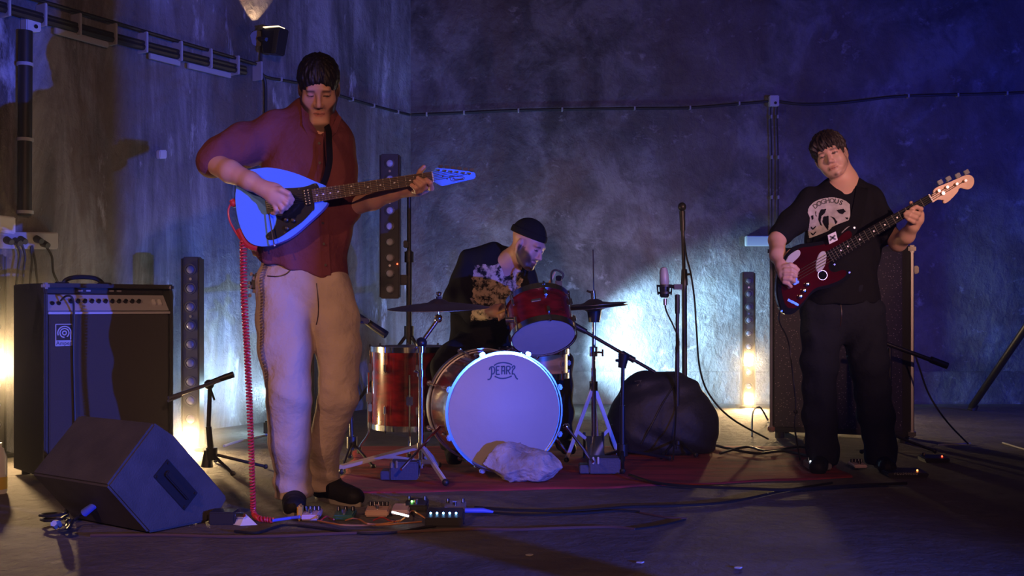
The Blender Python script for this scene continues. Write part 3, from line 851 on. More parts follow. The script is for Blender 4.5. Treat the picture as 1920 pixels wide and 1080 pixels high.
# its plug and coiled lead
pl = G(103, 984)
t = thing('speaker_lead', 'coiled dark speaker lead with a blue plug stuck into the wedge', 'cable', pl)
q = A + e * -0.07 + wv * 0.22 + Vector((0, 0, 0.10))
b = MB(); b.tube([q, q + (G(140, 975, 0.03) - q) * 0.55], [0.013, 0.016], 10); b.build('plug', 'tape_blue', t, True)
loop = [q + (G(140, 975, 0.03) - q) * 0.5, G(138, 975, 0.03), G(128, 992, 0.02)]
for k in range(22):
    a = k * 0.62; loop.append(pl + Vector((math.cos(a) * (0.045 + 0.010 * math.sin(k * 1.7)), math.sin(a) * 0.05, 0.012 + 0.0018 * k)))
b = MB(); b.tube(spline(loop, 4), 0.006, 6); b.build('lead', 'cable_black', t, True)
b = MB(); b.tube(spline([G(104, 988, 0.02), G(100, 982, 0.07), G(108, 980, 0.055), G(112, 986, 0.02)], 4), 0.010, 6); b.build('tape_tag', 'off_white', t, True)

# ---------------------------------------------------------------- combo amplifier
d = 5.0
x0 = (83 - 960) * d / F; x1 = x0 + 0.64; top = P(0, 531, d).z
t = thing('combo_amplifier', 'tall black bass combo amplifier with a silver control panel and square badge', 'amplifier', (x0, d, 0))
t.rotation_euler.z = math.radians(43)
W = x1 - x0; cx = (x0 + x1) / 2
side = [(0.0, 0.03), (0.0, top - 0.13), (0.06, top - 0.03), (0.06, top), (0.42, top), (0.42, 0.03)]   # (depth, z): sloped panel recess
b = MB()
b.prism([Vector((x0, d + y, z)) for y, z in [(0.02, 0.03), (0.02, top - 0.125), (0.09, top - 0.045), (0.09, top - 0.004), (0.42, top - 0.004), (0.42, 0.03)]], (W, 0, 0)); b.build('cabinet', 'black_tolex', t)
for s, xx in ((-1, x0), (1, x1 - 0.018)):
    b = MB(); b.prism([Vector((xx, d + y, z)) for y, z in [(0.0, 0.03), (0.0, top - 0.05), (0.02, top), (0.425, top), (0.425, 0.03)]], (0.018, 0, 0)); b.build('side_panel', 'black_tolex', t, bevel=0.005)
b = MB(); b.box((cx, d + 0.225, top - 0.008), (W - 0.03, 0.40, 0.02)); b.build('top_panel', 'black_tolex', t, bevel=0.005)
b = MB(); b.prism([Vector((x0 + 0.02, d + 0.012, top - 0.128)), Vector((x1 - 0.02, d + 0.012, top - 0.128)), Vector((x1 - 0.02, d + 0.078, top - 0.052)), Vector((x0 + 0.02, d + 0.078, top - 0.052))], (0, 0.006, -0.004))
cp = b.build('control_panel', 'silver_panel', t)
pn = Vector((0, -0.755, 0.656))
def panel(u, v): return Vector((x0 + 0.02 + (W - 0.04) * u, d + 0.012 + 0.066 * v, top - 0.128 + 0.076 * v))
for u in (0.05, 0.10):
    b = MB(); p = panel(u, 0.42); b.cyl(p, p + pn * 0.008, 0.010, n=12); b.build('jack_socket', 'knob_black', cp, True)
for k in range(11):
    u = 0.20 + k * 0.056
    b = MB(); p = panel(u, 0.55); b.cyl(p, p + pn * 0.014, 0.011, 0.009, n=12); b.build('knob', 'knob_black', cp, True)
for u in (0.89, 0.94):
    b = MB(); p = panel(u, 0.5); R = Matrix((Vector((1, 0, 0)), Vector((0, 0.656, 0.755)), pn)).transposed(); b.box(p + pn * 0.004, (0.016, 0.034, 0.012), R); b.build('rocker_switch', 'white_plastic', cp, bevel=0.002)
for u in (0.31, 0.37, 0.55, 0.61):
    b = MB(); b.box(Vector((x0 + W * u, d + 0.082, top - 0.032)), (0.022, 0.008, 0.008)); b.build('print_mark', 'off_white', t)
b = MB(); b.box((cx, d + 0.014, 0.03 + (top - 0.165) / 2), (W - 0.05, 0.014, top - 0.175)); gr = b.build('grille', 'grille_cloth', t, bevel=0.004)
b = MB(); b.box((cx, d + 0.006, top - 0.140), (W - 0.036, 0.014, 0.012)); b.build('trim_strip', 'silver_panel', t, bevel=0.002)
# badge: framed spiral letter a
bc = Vector((x0 + 0.091, d, 0.698))
b = MB(); b.box((bc.x, d + 0.004, bc.z), (0.080, 0.006, 0.106)); bd = b.build('badge', 'silver_panel', t, bevel=0.002)
b = MB(); b.box((bc.x, d - 0.0006, bc.z + 0.012), (0.072, 0.003, 0.074)); b.build('badge_field', 'pickguard_black', bd)
b = MB()
for r0, a0, a1 in ((0.031, -20, 200), (0.021, -60, 270), (0.009, 0, 360)):
    b.ribbon([Vector((bc.x + 0.001 + math.cos(math.radians(a)) * r0, d - 0.0025, bc.z + 0.010 + math.sin(math.radians(a)) * r0)) for a in np.linspace(a0, a1, 28)], 0.0055, (0, -1, 0), 0.001)
b.ribbon([Vector((bc.x + 0.030, d - 0.0025, bc.z + 0.016)), Vector((bc.x + 0.030, d - 0.0025, bc.z - 0.022))], 0.0055, (0, -1, 0), 0.001)
b.build('badge_emblem', 'silver_panel', bd)
vs, fs = text_mesh('Ampeg', 0.026)
b = MB(); b.add([Vector((bc.x + v.x, d - 0.0008, bc.z - 0.039 + v.y)) for v in vs], fs); b.build('badge_lettering', 'logo_black', bd)
for sx in (x0 + 0.012, x1 - 0.012):
    b = MB(); b.box((sx, d + 0.02, top - 0.012), (0.030, 0.046, 0.030)); b.build('metal_corner', 'chrome', t, bevel=0.008)
hp = [Vector((x0 + 0.26 + q, d + 0.2, top + z)) for q, z in ((-0.10, 0.0), (-0.085, 0.022), (-0.04, 0.036), (0.04, 0.036), (0.085, 0.020), (0.10, 0.0))]
b = MB(); b.tube(spline(hp, 5), 0.011, 8); b.build('handle', 'cable_black', t, True)
for x in (0.155, 0.365):
    b = MB(); b.box((x0 + x, d + 0.2, top + 0.006), (0.06, 0.035, 0.012)); b.build('handle_cap', 'black_plastic', t, bevel=0.003)
for sx in (x0 + 0.05, x1 - 0.05):
    for sy in (0.05, 0.38):
        b = MB(); b.cyl((sx, d + sy, 0), (sx, d + sy, 0.034), 0.025, n=12); b.build('rubber_foot', 'cable_black', t)
# instrument lead looping over the panel
t = thing('instrument_lead', 'thin dark lead plugged into the combo amplifier and hanging down its front', 'cable', (x0, d, 0))
t.rotation_euler.z = math.radians(43)
b = MB(); b.tube(spline([panel(0.11, 0.45) + pn * 0.02, Vector((x0 + 0.09, d - 0.03, top - 0.06)), Vector((x0 + 0.115, d - 0.04, top - 0.07)), Vector((x0 + 0.128, d - 0.025, top - 0.14)), Vector((x0 + 0.13, d - 0.015, 0.6)), Vector((x0 + 0.137, d - 0.015, 0.3)), Vector((x0 + 0.14, d - 0.02, 0.03)), Vector((x0 + 0.20, d - 0.10, 0.006))], 6), 0.005, 6); b.build('lead', 'cable_black', t, True)

# drink carton at the very edge
q = G(-3, 925); t = thing('drink_carton', 'white and yellow drink carton standing on the floor beside the stage', 'carton', q)
b = MB(); b.lathe(q, (0, 0, 1), [(0.034, 0.0), (0.036, 0.01), (0.036, 0.16), (0.022, 0.20), (0.014, 0.205), (0.014, 0.225)], 16); b.build('carton', 'white_plastic', t, True)
b = MB(); b.lathe(q, (0, 0, 1), [(0.0368, 0.02), (0.0368, 0.075)], 16); b.build('label_band', 'carton_yellow', t, True)

# ---------------------------------------------------------------- bass speaker cabinet
d = 6.75
x0 = (1442 - 960) * d / F; x1 = x0 + 0.86; top = P(0, 465, d).z
t = thing('bass_cabinet', 'tall dark speaker cabinet with speckled grille cloth behind the bassist', 'speaker', (x0, d, 0))
t.rotation_euler.z = math.radians(-20)
cx = (x0 + x1) / 2; W = x1 - x0
b = MB(); b.box((cx, d + 0.22, top / 2 + 0.02), (W, 0.40, top - 0.04)); b.build('cabinet', 'black_tolex', t, bevel=0.012)
b = MB(); b.box((cx - 0.02, d + 0.014, top / 2 + 0.02), (W - 0.10, 0.02, top - 0.11)); b.build('grille', 'speckled_grille', t, bevel=0.004)
for sx in (x0 + 0.012, x1 - 0.012):
    b = MB(); b.box((sx, d + 0.014, top / 2 + 0.02), (0.014, 0.02, top - 0.05)); b.build('edge_trim', 'brushed_metal', t, bevel=0.003)
    for z in (top - 0.02, 0.06):
        b = MB(); b.box((sx, d + 0.03, z), (0.045, 0.06, 0.045)); b.build('metal_corner', 'chrome', t, bevel=0.01)
b = MB(); b.box((cx + W / 2 + 0.012, d + 0.12, P(0, 508, d).z), (0.03, 0.05, 0.05)); b.build('side_latch', 'chrome', t, bevel=0.006)
for sx in (x0 + 0.06, x1 - 0.06):
    for sy in (0.06, 0.36):
        b = MB(); b.cyl((sx, d + sy, 0), (sx, d + sy, 0.045), 0.03, n=12); b.build('caster', 'cable_black', t)
# ---------------------------------------------------------------- rug
c4 = [G(622, 927), G(1165, 915), G(1600, 896), G(1505, 838), G(1100, 838), G(672, 838)]
bm = MB(); nx, ny = 90, 36
def rug_pt(u, v):
    fr = spline([c4[0], c4[1], c4[2]], 1); 
    a = c4[0].lerp(c4[1], u / 0.55) if u < 0.55 else c4[1].lerp(c4[2], (u - 0.55) / 0.45)
    q = c4[5].lerp(c4[4], u / 0.55) if u < 0.55 else c4[4].lerp(c4[3], (u - 0.55) / 0.45)
    p = a.lerp(q, v)
    z = 0.004 + 0.003 * (math.sin(p.x * 9 + 3 * math.sin(p.y * 4)) + 1) * (0.5 + 0.5 * math.sin(p.y * 13 + p.x * 2))
    return Vector((p.x + 0.012 * math.sin(v * 21), p.y + 0.01 * math.sin(u * 33), z))
gv = [rug_pt(i / nx, j / ny) for j in range(ny + 1) for i in range(nx + 1)]
gf = [(j * (nx + 1) + i, j * (nx + 1) + i + 1, (j + 1) * (nx + 1) + i + 1, (j + 1) * (nx + 1) + i) for j in range(ny) for i in range(nx)]
bm.add(gv, gf)
o = bm.build('rug', 'rug_red', None, True, loc=(0.3, 5.4, 0))
md = o.modifiers.new('thick', 'SOLIDIFY'); md.thickness = 0.008; md.offset = -1
tag(o, 'worn red rug spread under the drum kit', 'rug')
RUGZ = 0.012

# ---------------------------------------------------------------- drums
def lug(c, out, axis, L, parent, name='lug'):
    """chrome lug casing on a shell: c on the shell, out = outward, axis = drum axis"""
    x = Vector(axis).cross(out).normalized(); R = Matrix((x, Vector(out), Vector(axis))).transposed()
    b = MB(); b.box(Vector(c) + Vector(out) * 0.010, (0.016, 0.020, L), R)
    return b.build(name, 'chrome', parent, True, bevel=0.006)
def ring(c, axis, r, h, th, n=48):
    b = MB(); b.lathe(c, axis, [(r, 0), (r + th, 0), (r + th, h), (r, h)], n, closed=True); return b
def drum(t, c, axis, r, L, nl, wrap='drum_wrap', top='drum_head', bottom='drum_head', hoop='chrome', phase=0.0, legs=False, hoop_h=0.03):
    """c = centre of the bottom end, axis towards the top end"""
    ax = Vector(axis).normalized(); c = Vector(c)
    b = MB(); b.lathe(c, ax, [(r - 0.006, 0.0), (r, 0.004), (r, L - 0.004), (r - 0.006, L)], 56); b.build('shell', wrap, t, True)
    for end, sg, m in ((c, -1, bottom), (c + ax * L, 1, top)):
        b = MB(); b.lathe(end + ax * sg * 0.0005, ax * sg, [(r - 0.001, 0), (r - 0.004, 0.004), (r - 0.02, 0.005), (0.001, 0.005)], 56); b.build('drum_skin', m, t, True)
        ring(end - ax * sg * (hoop_h - 0.010), ax * sg, r + 0.003, hoop_h, 0.006, 56).build('hoop', hoop, t, True)
    u, w, _ = MB().frame(c, c + ax)
    for k in range(nl):
        a = phase + 2 * math.pi * k / nl
        o = u * math.cos(a) + w * math.sin(a)
        for f in (0.24, 0.76) if L > 0.19 else (0.5,):
            lug(c + ax * L * f + o * r, o, ax, min(0.05, L * 0.22), t)
        for f0, f1 in ((0.76, 1.02), (0.24, -0.02)):
            p, q = c + ax * L * f0 + o * (r + 0.010), c + ax * L * f1 + o * (r + 0.010)
            b = MB(); b.tube([p, q], 0.0032, 6); b.tube([q - ax * (0.004 if f1 > 0.5 else -0.004), q + ax * (0.012 if f1 > 0.5 else -0.012)], 0.006, 6); b.build('tension_rod', 'chrome', t, True)
    return u, w

# bass drum
bd_f = P(945, 772, 5.14); bax = Vector((0.30, -1.0, 0)).normalized()          # axis points to the audience
r = 0.283; L = 0.40
base = Vector((bd_f.x, bd_f.y + 0.2, 0))
t = thing('bass_drum', 'red bass drum with a large white front skin lettered PEARL', 'drum', base)
c = bd_f - bax * L
b = MB(); b.lathe(c, bax, [(r - 0.006, 0), (r, 0.006), (r, L - 0.006), (r - 0.006, L)], 72); b.build('shell', 'drum_wrap', t, True)
for f in (0.0, L):
    sg = 1 if f > 0 else -1
    ring(c + bax * (f - sg * 0.028), bax * sg, r + 0.003, 0.045, 0.007, 72).build('hoop', 'dark_chrome' if f > 0 else 'brushed_metal', t, True)
    ring(c + bax * (f - sg * 0.004), bax * sg, r - 0.005, 0.010, 0.007, 72).build('flesh_ring', 'chrome', t, True)
    b = MB(); b.lathe(c + bax * (f + sg * 0.002), bax * sg, [(r - 0.004, 0), (r - 0.008, 0.003), (0.001, 0.004)], 72); sk = b.build('drum_skin', 'drum_head', t, True)
front = bd_f + bax * 0.0066
ux = Vector((0, 0, 1)).cross(bax).normalized(); uz = Vector((0, 0, 1))
if ux.x < 0: ux = -ux
def on_head(x, y): return front + ux * x + uz * y
S_ = 5.14 / F
def lg(pts): return [on_head((900 + x / 10.8 - 945) * S_, (772 - (640 + y / 10.8)) * S_) for x, y in pts]
b = MB()
strokes = [
 [(268, 485), (330, 450), (400, 432), (470, 428), (540, 438), (600, 455), (648, 478)],
 [(282, 700), (340, 728), (400, 745), (470, 748), (540, 738), (600, 720), (640, 702)],
 [(170, 572), (185, 530), (225, 508), (265, 520), (280, 560), (275, 620), (255, 650), (225, 655)],
 [(215, 525), (220, 600), (214, 690), (195, 740), (170, 762), (132, 764)],
 [(318, 505), (318, 668)], [(318, 505), (385, 503)], [(318, 582), (370, 582)], [(318, 665), (388, 665)],
 [(432, 668), (432, 580), (440, 520), (470, 505), (490, 520), (490, 668)], [(410, 507), (490, 507)], [(432, 595), (490, 595)],
 [(532, 668), (532, 507)], [(532, 507), (590, 507), (608, 535), (600, 570), (575, 585), (532, 585)], [(560, 585), (610, 668)],
 [(645, 548), (660, 510), (690, 500), (708, 520), (694, 552), (668, 575), (656, 612), (654, 662)], [(640, 664), (686, 662), (712, 695), (738, 748), (772, 770)],
]
for sgm in strokes: b.ribbon(spline([Vector(p) for p in lg(sgm)], 4), 0.0062, bax, 0.0006)
b.build('lettering', 'logo_black', t)
u, w, _ = MB().frame(c, c + bax)
for k in range(8):
    a = math.radians(22.5 + 45 * k); o = u * math.cos(a) + w * math.sin(a)
    for f in (0.28, 0.72):
        lug(c + bax * L * f + o * r, o, bax, 0.055, t)
    for f0, f1 in ((0.72, 1.05), (0.28, -0.05)):
        p, q = c + bax * L * f0 + o * (r + 0.012), c + bax * L * f1 + o * (r + 0.022)
        b = MB(); b.tube([p, q], 0.0035, 6); rod = b.build('tension_rod', 'chrome', t, True)
        b = MB(); R = Matrix((bax.cross(o), o, bax)).transposed(); b.box(q - o * 0.004, (0.028, 0.02, 0.022), R); cl = b.build('claw_hook', 'chrome', rod, bevel=0.005)
spurs = []
for sx, foot, st in ((-1, G(752, 880, 0.09), P(832, 792, 5.30)), (1, G(1112, 866, 0.09), P(1062, 800, 5.30))):
    b = MB(); b.tube([st, foot], 0.007, 8); sp_ = b.build('spur', 'chrome', t, True)
    b = MB(); b.ball(st, 0.018, 10); b.build('spur_bracket', 'chrome', t, True)
    spurs.append(foot)
b = MB(); b.cyl((bd_f.x - 0.0, bd_f.y + 0.17, bd_f.z + r - 0.01), P(985, 646, 5.44), 0.012, n=10); b.build('tom_post', 'chrome', t, True)
b = MB(); pt = c + bax * (L + 0.014) - uz * (r + 0.012); b.box(pt + Vector((0, 0.02, -0.004)), (0.05, 0.05, 0.02)); b.build('hoop_foot', 'knob_black', t, bevel=0.004)
# blocks the spurs stand on
for (cx_, cy_, w_, h_, lab) in ((757, 905, 0.135, 0.085, 'dark block under the bass drum spur on the floor tom side'), (1134, 893, 0.155, 0.075, 'dark block under the bass drum spur on the hi-hat side')):
    q = G(cx_, cy_); q.z = RUGZ
    tb_ = thing('spur_block', lab, 'block', q)
    b = MB(); b.box(q + Vector((0, 0.06, h_ / 2)), (w_, 0.12, h_)); blk = b.build('block', 'brick_paint', tb_, bevel=0.006)
    b = MB(); b.box(q + Vector((-w_ / 2 - 0.02, 0.06, 0.02)), (0.05, 0.10, 0.04)); b.build('step', 'brick_paint', tb_, bevel=0.004)
    for k in (-1, 1):
        b = MB(); b.box(q + Vector((-0.045 + k * 0.012, -0.004, h_ * 0.88)), (0.010, 0.012, 0.035)); b.build('metal_tab', 'brushed_metal', tb_, bevel=0.002)

# rock against the bass drum
bm_ = bmesh.new(); bmesh.ops.create_icosphere(bm_, subdivisions=5, radius=1)
outl = [(903, 882), (910, 852), (930, 836), (962, 829), (1000, 829), (1032, 840), (1046, 862), (1054, 886), (1050, 901), (1030, 908), (930, 908), (910, 901)]
rc = P(978, 870, 5.03)
pl_ = []
for k in range(22):
    v = Vector((random.uniform(-1, 1), random.uniform(-1, 1), random.uniform(-1, 1))).normalized(); pl_.append((v, random.uniform(0.70, 1.0)))
vs = []
for v in bm_.verts:
    n = v.co.normalized(); s = 1.12
    for q, dd in pl_:
        k = n.dot(q)
        if k > 0.05: s = min(s, dd / k)
    vs.append(n * s)
xs = [v.x for v in vs]; zs = [v.z for v in vs]; ys = [v.y for v in vs]
def nrm(a, lo, hi, A_, B_): return A_ + (a - lo) / (hi - lo) * (B_ - A_)
xl, xr = P(903, 0, 5.03).x, P(1054, 0, 5.03).x; zt = P(0, 829, 5.03).z
me_v = []
for v in vs:
    z = nrm(v.z, min(zs), max(zs), RUGZ - 0.01, zt); tz = (z - RUGZ) / (zt - RUGZ)
    x = nrm(v.x, min(xs), max(xs), xl, xr); x += 0.03 * (tz - 0.4) * (-1 if x > rc.x else 0.2)
    y = nrm(v.y, min(ys), max(ys), 5.03 - 0.09, 5.03 + 0.055) + 0.02 * tz
    from mathutils import noise as _nz
    q3 = Vector((x, y, z)); am = 0.018 * _nz.noise(q3 * 9) + 0.008 * _nz.noise(q3 * 24) + 0.004 * _nz.noise(q3 * 60)
    nn3 = Vector((x - rc.x, (y - rc.y) * 1.5, z - 0.10)).normalized()
    q3 = q3 + nn3 * am
    me_v.append(Vector((q3.x, q3.y, max(q3.z, RUGZ - 0.002))))
b = MB(); b.add(me_v, [[w_.index for w_ in f.verts] for f in bm_.faces]); bm_.free()
o = b.build('rock', 'rock', None, True, loc=(rc.x, rc.y, 0)); tag(o, 'rough grey rock set in front of the bass drum to hold it', 'rock')

# floor tom
fc = P(773, 0, 6.0); zb = P(0, 798, 6.0).z; ztp = P(0, 652, 6.0).z
t = thing('floor_tom', 'deep red floor tom on three chrome legs beside the bass drum', 'drum', (fc.x, 6.0, RUGZ))
drum(t, (fc.x, 6.0, zb), (0, 0, 1), 0.226, ztp - zb, 8, phase=0.2)
for px_, dd in ((699, 5.98), (768, 5.76), (826, 6.12)):
    x = (px_ - 960) * dd / F; v = Vector((x - fc.x, dd - 6.0, 0)).normalized(); s = Vector((fc.x, 6.0, 0)) + v * 0.246
    b = MB(); b.tube(spline([s + Vector((0, 0, zb + 0.30)), s + Vector((0, 0, zb + 0.02)), s + Vector((0, 0, 0.12)), s + v * 0.04 + Vector((0, 0, 0.06)), s + v * 0.05 + Vector((0, 0, RUGZ + 0.02))], 5), 0.006, 8); lgp = b.build('leg', 'chrome', t, True)
    b = MB(); b.cyl(s + v * 0.05 + Vector((0, 0, RUGZ)), s + v * 0.05 + Vector((0, 0, RUGZ + 0.035)), 0.013, n=10); b.build('rubber_foot', 'cable_black', lgp, True)
    b = MB(); R = Matrix((v.cross(Vector((0, 0, 1))), v, Vector((0, 0, 1)))).transposed(); b.box(s - v * 0.006 + Vector((0, 0, zb + 0.16)), (0.035, 0.034, 0.06), R); b.build('leg_bracket', 'chrome', t, bevel=0.008)

# rack tom
tb_c = P(1019, 632, 5.24); tax = Vector((-0.13, 0.56, 0.82)).normalized()
t = thing('rack_tom', 'tilted red rack tom with a white bottom skin above the bass drum', 'drum', (tb_c.x, tb_c.y + 0.06, tb_c.z - 0.1))
drum(t, tb_c, tax, 0.158, 0.20, 6, phase=0.5)
p = tb_c + tax * 0.10 - Vector((0.1, 0.03, -0.02)) + Vector((-0.05, -0.10, 0.0))
b = MB(); q = P(948, 600, 5.20); b.cyl(q, q + Vector((0.05, 0.0, 0.0)), 0.013, n=12); b.build('mount_arm', 'chrome', t, True)
bv_ = (Vector((-0.05, -1, 0)) - tax * Vector((-0.05, -1, 0)).dot(tax)).normalized()
b = MB(); b.box(tb_c + tax * 0.115 + bv_ * 0.160, (0.05, 0.008, 0.016), Matrix((tax.cross(bv_), bv_, tax)).transposed()); b.build('badge', 'brushed_metal', t, bevel=0.003)
b = MB(); mp = P(1005, 607, 5.24) + Vector((0, -0.03, 0)); b.box(mp, (0.03, 0.012, 0.02)); b.build('tape_patch', 'knob_black', t)
# clip-on drum microphone
q = P(1047, 533, 5.52)
t = thing('clip_microphone', 'small black microphone with a looped lead clipped on the rack tom rim', 'microphone', q)
b = MB(); b.box(q, (0.035, 0.05, 0.05)); b.build('clip', 'black_plastic', t, bevel=0.006)
b = MB(); b.tube([q + Vector((0, 0, 0.015)), P(1048, 521, 5.5)], [0.012, 0.018], 10); b.build('capsule', 'black_plastic', t, True)
b = MB(); b.tube(spline([P(1034, 530, 5.5), P(1034, 512, 5.5), P(1042, 506, 5.5), P(1056, 514, 5.5), P(1052, 524, 5.5)], 5), 0.005, 6); b.build('lead', 'cable_black', t, True)

# snare drum on its stand
sc = P(1002, 690, 5.73)
t = thing('snare_drum', 'amber wooden snare drum hidden behind the rack tom', 'drum', (sc.x, sc.y, RUGZ))
drum(t, (sc.x, sc.y, P(0, 705, 5.73).z), (0, 0, 1), 0.178, 0.14, 8, wrap='snare_wood', phase=0.1)
b = MB(); b.cyl((sc.x, sc.y, 0.05), (sc.x, sc.y, P(0, 705, 5.73).z - 0.03), 0.012, n=10); b.build('stand_post', 'chrome', t, True)
for a in (0.3, 2.4, 4.5):
    b = MB(); b.tube([(sc.x, sc.y, 0.28), (sc.x + math.cos(a) * 0.2, sc.y + math.sin(a) * 0.2, RUGZ + 0.01)], 0.008, 8); b.build('stand_leg', 'chrome', t, True)
    b = MB(); b.tube([(sc.x, sc.y, P(0, 705, 5.73).z - 0.04), (sc.x + math.cos(a) * 0.17, sc.y + math.sin(a) * 0.17, P(0, 705, 5.73).z - 0.014)], 0.007, 8); b.build('basket_arm', 'chrome', t, True)

def cymbal(c, r, axis, name, parent, cup=0.05):
    prof = [(0.006, 0.028), (0.020, 0.027), (0.036, 0.020), (cup, 0.010), (r * 0.5, 0.002), (r * 0.8, -0.008), (r, -0.018), (r, -0.0195), (r * 0.8, -0.0105), (r * 0.5, -0.001), (cup, 0.007), (0.030, 0.018), (0.006, 0.024)]
    b = MB(); b.lathe(c, axis, prof, 56, closed=True); return b.build(name, 'bronze', parent, True)
# crash cymbal stand
sx = G(790, 901); d = sx.y
t = thing('cymbal_stand', 'chrome boom cymbal stand with a wide dark cymbal beside the floor tom', 'cymbal stand', (sx.x, d, RUGZ))
cc = P(822, 571, d + 0.02)
b = MB(); b.cyl((sx.x, d, 0.06), P(790, 700, d), 0.0135, n=14); b.build('lower_tube', 'chrome', t, True)
b = MB(); b.cyl(P(790, 705, d), P(790, 650, d), 0.011, n=14); b.build('middle_tube', 'chrome', t, True)
for y, rr in ((700, 0.020), (655, 0.022)):
    b = MB(); b.cyl(P(790, y + 6, d), P(790, y - 6, d), rr, n=14); cl = b.build('height_clamp', 'chrome', t, True)
    b = MB(); b.tube([P(790, y, d), P(777, y - 4, d - 0.02)], 0.006, 8); b.build('wing_nut', 'chrome', cl, True)
b = MB(); b.tube([P(781, 655, d), P(822, 598, d + 0.02)], 0.010, 10); b.build('boom_arm', 'chrome', t, True)
b = MB(); b.ball(P(790, 643, d), 0.028, 12); b.build('boom_joint', 'dark_metal', t, True)
b = MB(); b.ball(P(822, 597, d + 0.02), 0.021, 12); b.build('tilter', 'chrome', t, True)
b = MB(); b.cyl(P(822, 597, d + 0.02), P(823, 552, d + 0.02), 0.005, n=10); b.build('tilter_rod', 'chrome', t, True)
b = MB(); b.cyl(P(823, 562, d + 0.02), P(823, 556, d + 0.02), 0.014, n=12); b.build('felt', 'grille_cloth', t, True)
b = MB(); b.ball(P(823, 551, d + 0.02), 0.012, 10); b.tube([P(818, 550, d + 0.02), P(828, 550, d + 0.02)], 0.005, 6); b.build('wing_nut', 'chrome', t, True)
cymbal(cc, 0.245, Vector((-0.02, -0.06, 1)), 'cymbal', t)
hubz, lowz = P(0, 836, d).z, P(0, 866, d).z
for z in (hubz, lowz):
    b = MB(); b.cyl((sx.x, d, z - 0.014), (sx.x, d, z + 0.014), 0.021, n=14); b.build('leg_collar', 'chrome', t, True)
def flat_leg(p, q, w_, th, name, m, parent):
    p, q = Vector(p), Vector(q); z = (q - p); Ln = z.length; z.normalize(); x = z.cross(Vector((0, 0, 1))).normalized(); y = z.cross(x)
    b = MB(); b.box((p + q) / 2, (th, w_, Ln), Matrix((x, y, z)).transposed()); return b.build(name, m, parent, bevel=0.003)
for ft in (G(633, 888), Vector((sx.x + 0.06, d + 0.32, 0)), Vector((sx.x + 0.13, d - 0.22, 0))):
    ft = Vector((ft.x, ft.y, RUGZ + 0.016)); top_ = Vector((sx.x, d, hubz)); low_ = Vector((sx.x, d, lowz))
    lgp = flat_leg(top_, ft, 0.026, 0.014, 'leg', 'leg_chrome', t)
    flat_leg(low_, top_.lerp(ft, 0.45), 0.022, 0.012, 'brace', 'leg_chrome', lgp)
    b = MB(); b.ball(ft, 0.017, 10); b.build('rubber_foot', 'cable_black', lgp, True)

# hi-hat
hx = P(1113, 0, 5.72); d = 5.72
t = thing('hi_hat', 'chrome hi-hat stand with a pair of dark cymbals beside the rack tom', 'hi-hat', (hx.x, d, RUGZ))
b = MB(); b.cyl((hx.x, d, 0.10), P(1113, 690, d), 0.0135, n=14); b.build('lower_tube', 'chrome', t, True)
b = MB(); b.cyl(P(1113, 690, d), P(1114, 590, d), 0.010, n=14); b.build('upper_tube', 'chrome', t, True)
b = MB(); b.cyl(P(1114, 592, d), P(1112, 468, d), 0.0035, n=8); b.build('pull_rod', 'chrome', t, True)
b = MB(); b.cyl(P(1113, 668, d), P(1113, 650, d), 0.022, n=14); cl = b.build('height_clamp', 'chrome', t, True)
b = MB(); b.tube([P(1113, 660, d), P(1130, 661, d - 0.02)], 0.005, 8); b.tube([P(1130, 655, d - 0.02), P(1130, 668, d - 0.02)], 0.005, 8); b.build('wing_nut', 'chrome', cl, True)
b = MB(); b.cyl(P(1114, 604, d), P(1114, 580, d), 0.030, 0.040, n=14); b.build('cymbal_seat', 'dark_metal', t, True)
cymbal(P(1113, 570, d), 0.183, Vector((-0.09, -0.03, 1)), 'top_cymbal', t)
cymbal(P(1113, 577, d), 0.183, Vector((0.07, 0.03, -1)), 'bottom_cymbal', t)
b = MB(); b.cyl(P(1113, 562, d), P(1112, 545, d), 0.014, n=12); b.tube([P(1113, 550, d), P(1100, 545, d)], 0.006, 8); b.build('clutch', 'chrome', t, True)
hub = P(1113, 722, d)
b = MB(); b.cyl(hub + Vector((0, 0, -0.03)), hub + Vector((0, 0, 0.02)), 0.022, n=14); b.build('leg_hub', 'dark_metal', t, True)
low = P(1113, 835, d)
b = MB(); b.cyl(low + Vector((0, 0, -0.015)), low + Vector((0, 0, 0.015)), 0.021, n=14); b.build('leg_collar', 'chrome', t, True)
for ft in (P(1062, 0, 5.62), P(1160, 0, 5.78), Vector((hx.x + 0.05, d + 0.3, 0))):
    ft = Vector((ft.x, ft.y, RUGZ + 0.014))
    mid = hub.lerp(ft, 0.62)
    lgp = flat_leg(hub, ft, 0.022, 0.011, 'leg', 'leg_chrome', t)
    flat_leg(low, mid, 0.018, 0.009, 'brace', 'leg_chrome', lgp)
    b = MB(); b.ball(ft, 0.015, 10); b.build('rubber_foot', 'cable_black', lgp, True)
R = Matrix.Rotation(math.radians(22), 3, 'X')
b = MB(); b.box((hx.x, d - 0.13, 0.09), (0.085, 0.25, 0.012), R); b.build('pedal_board', 'chrome', t, bevel=0.003)
for s in (-1, 1):
    b = MB(); b.cyl((hx.x + s * 0.05, d, RUGZ + 0.01), (hx.x + s * 0.05, d, 0.16), 0.007, n=8); b.build('pedal_frame', 'dark_metal', t, True)
b = MB(); b.box((hx.x, d - 0.24, 0.030), (0.09, 0.03, 0.025)); b.build('heel_plate', 'dark_metal', t, bevel=0.003)
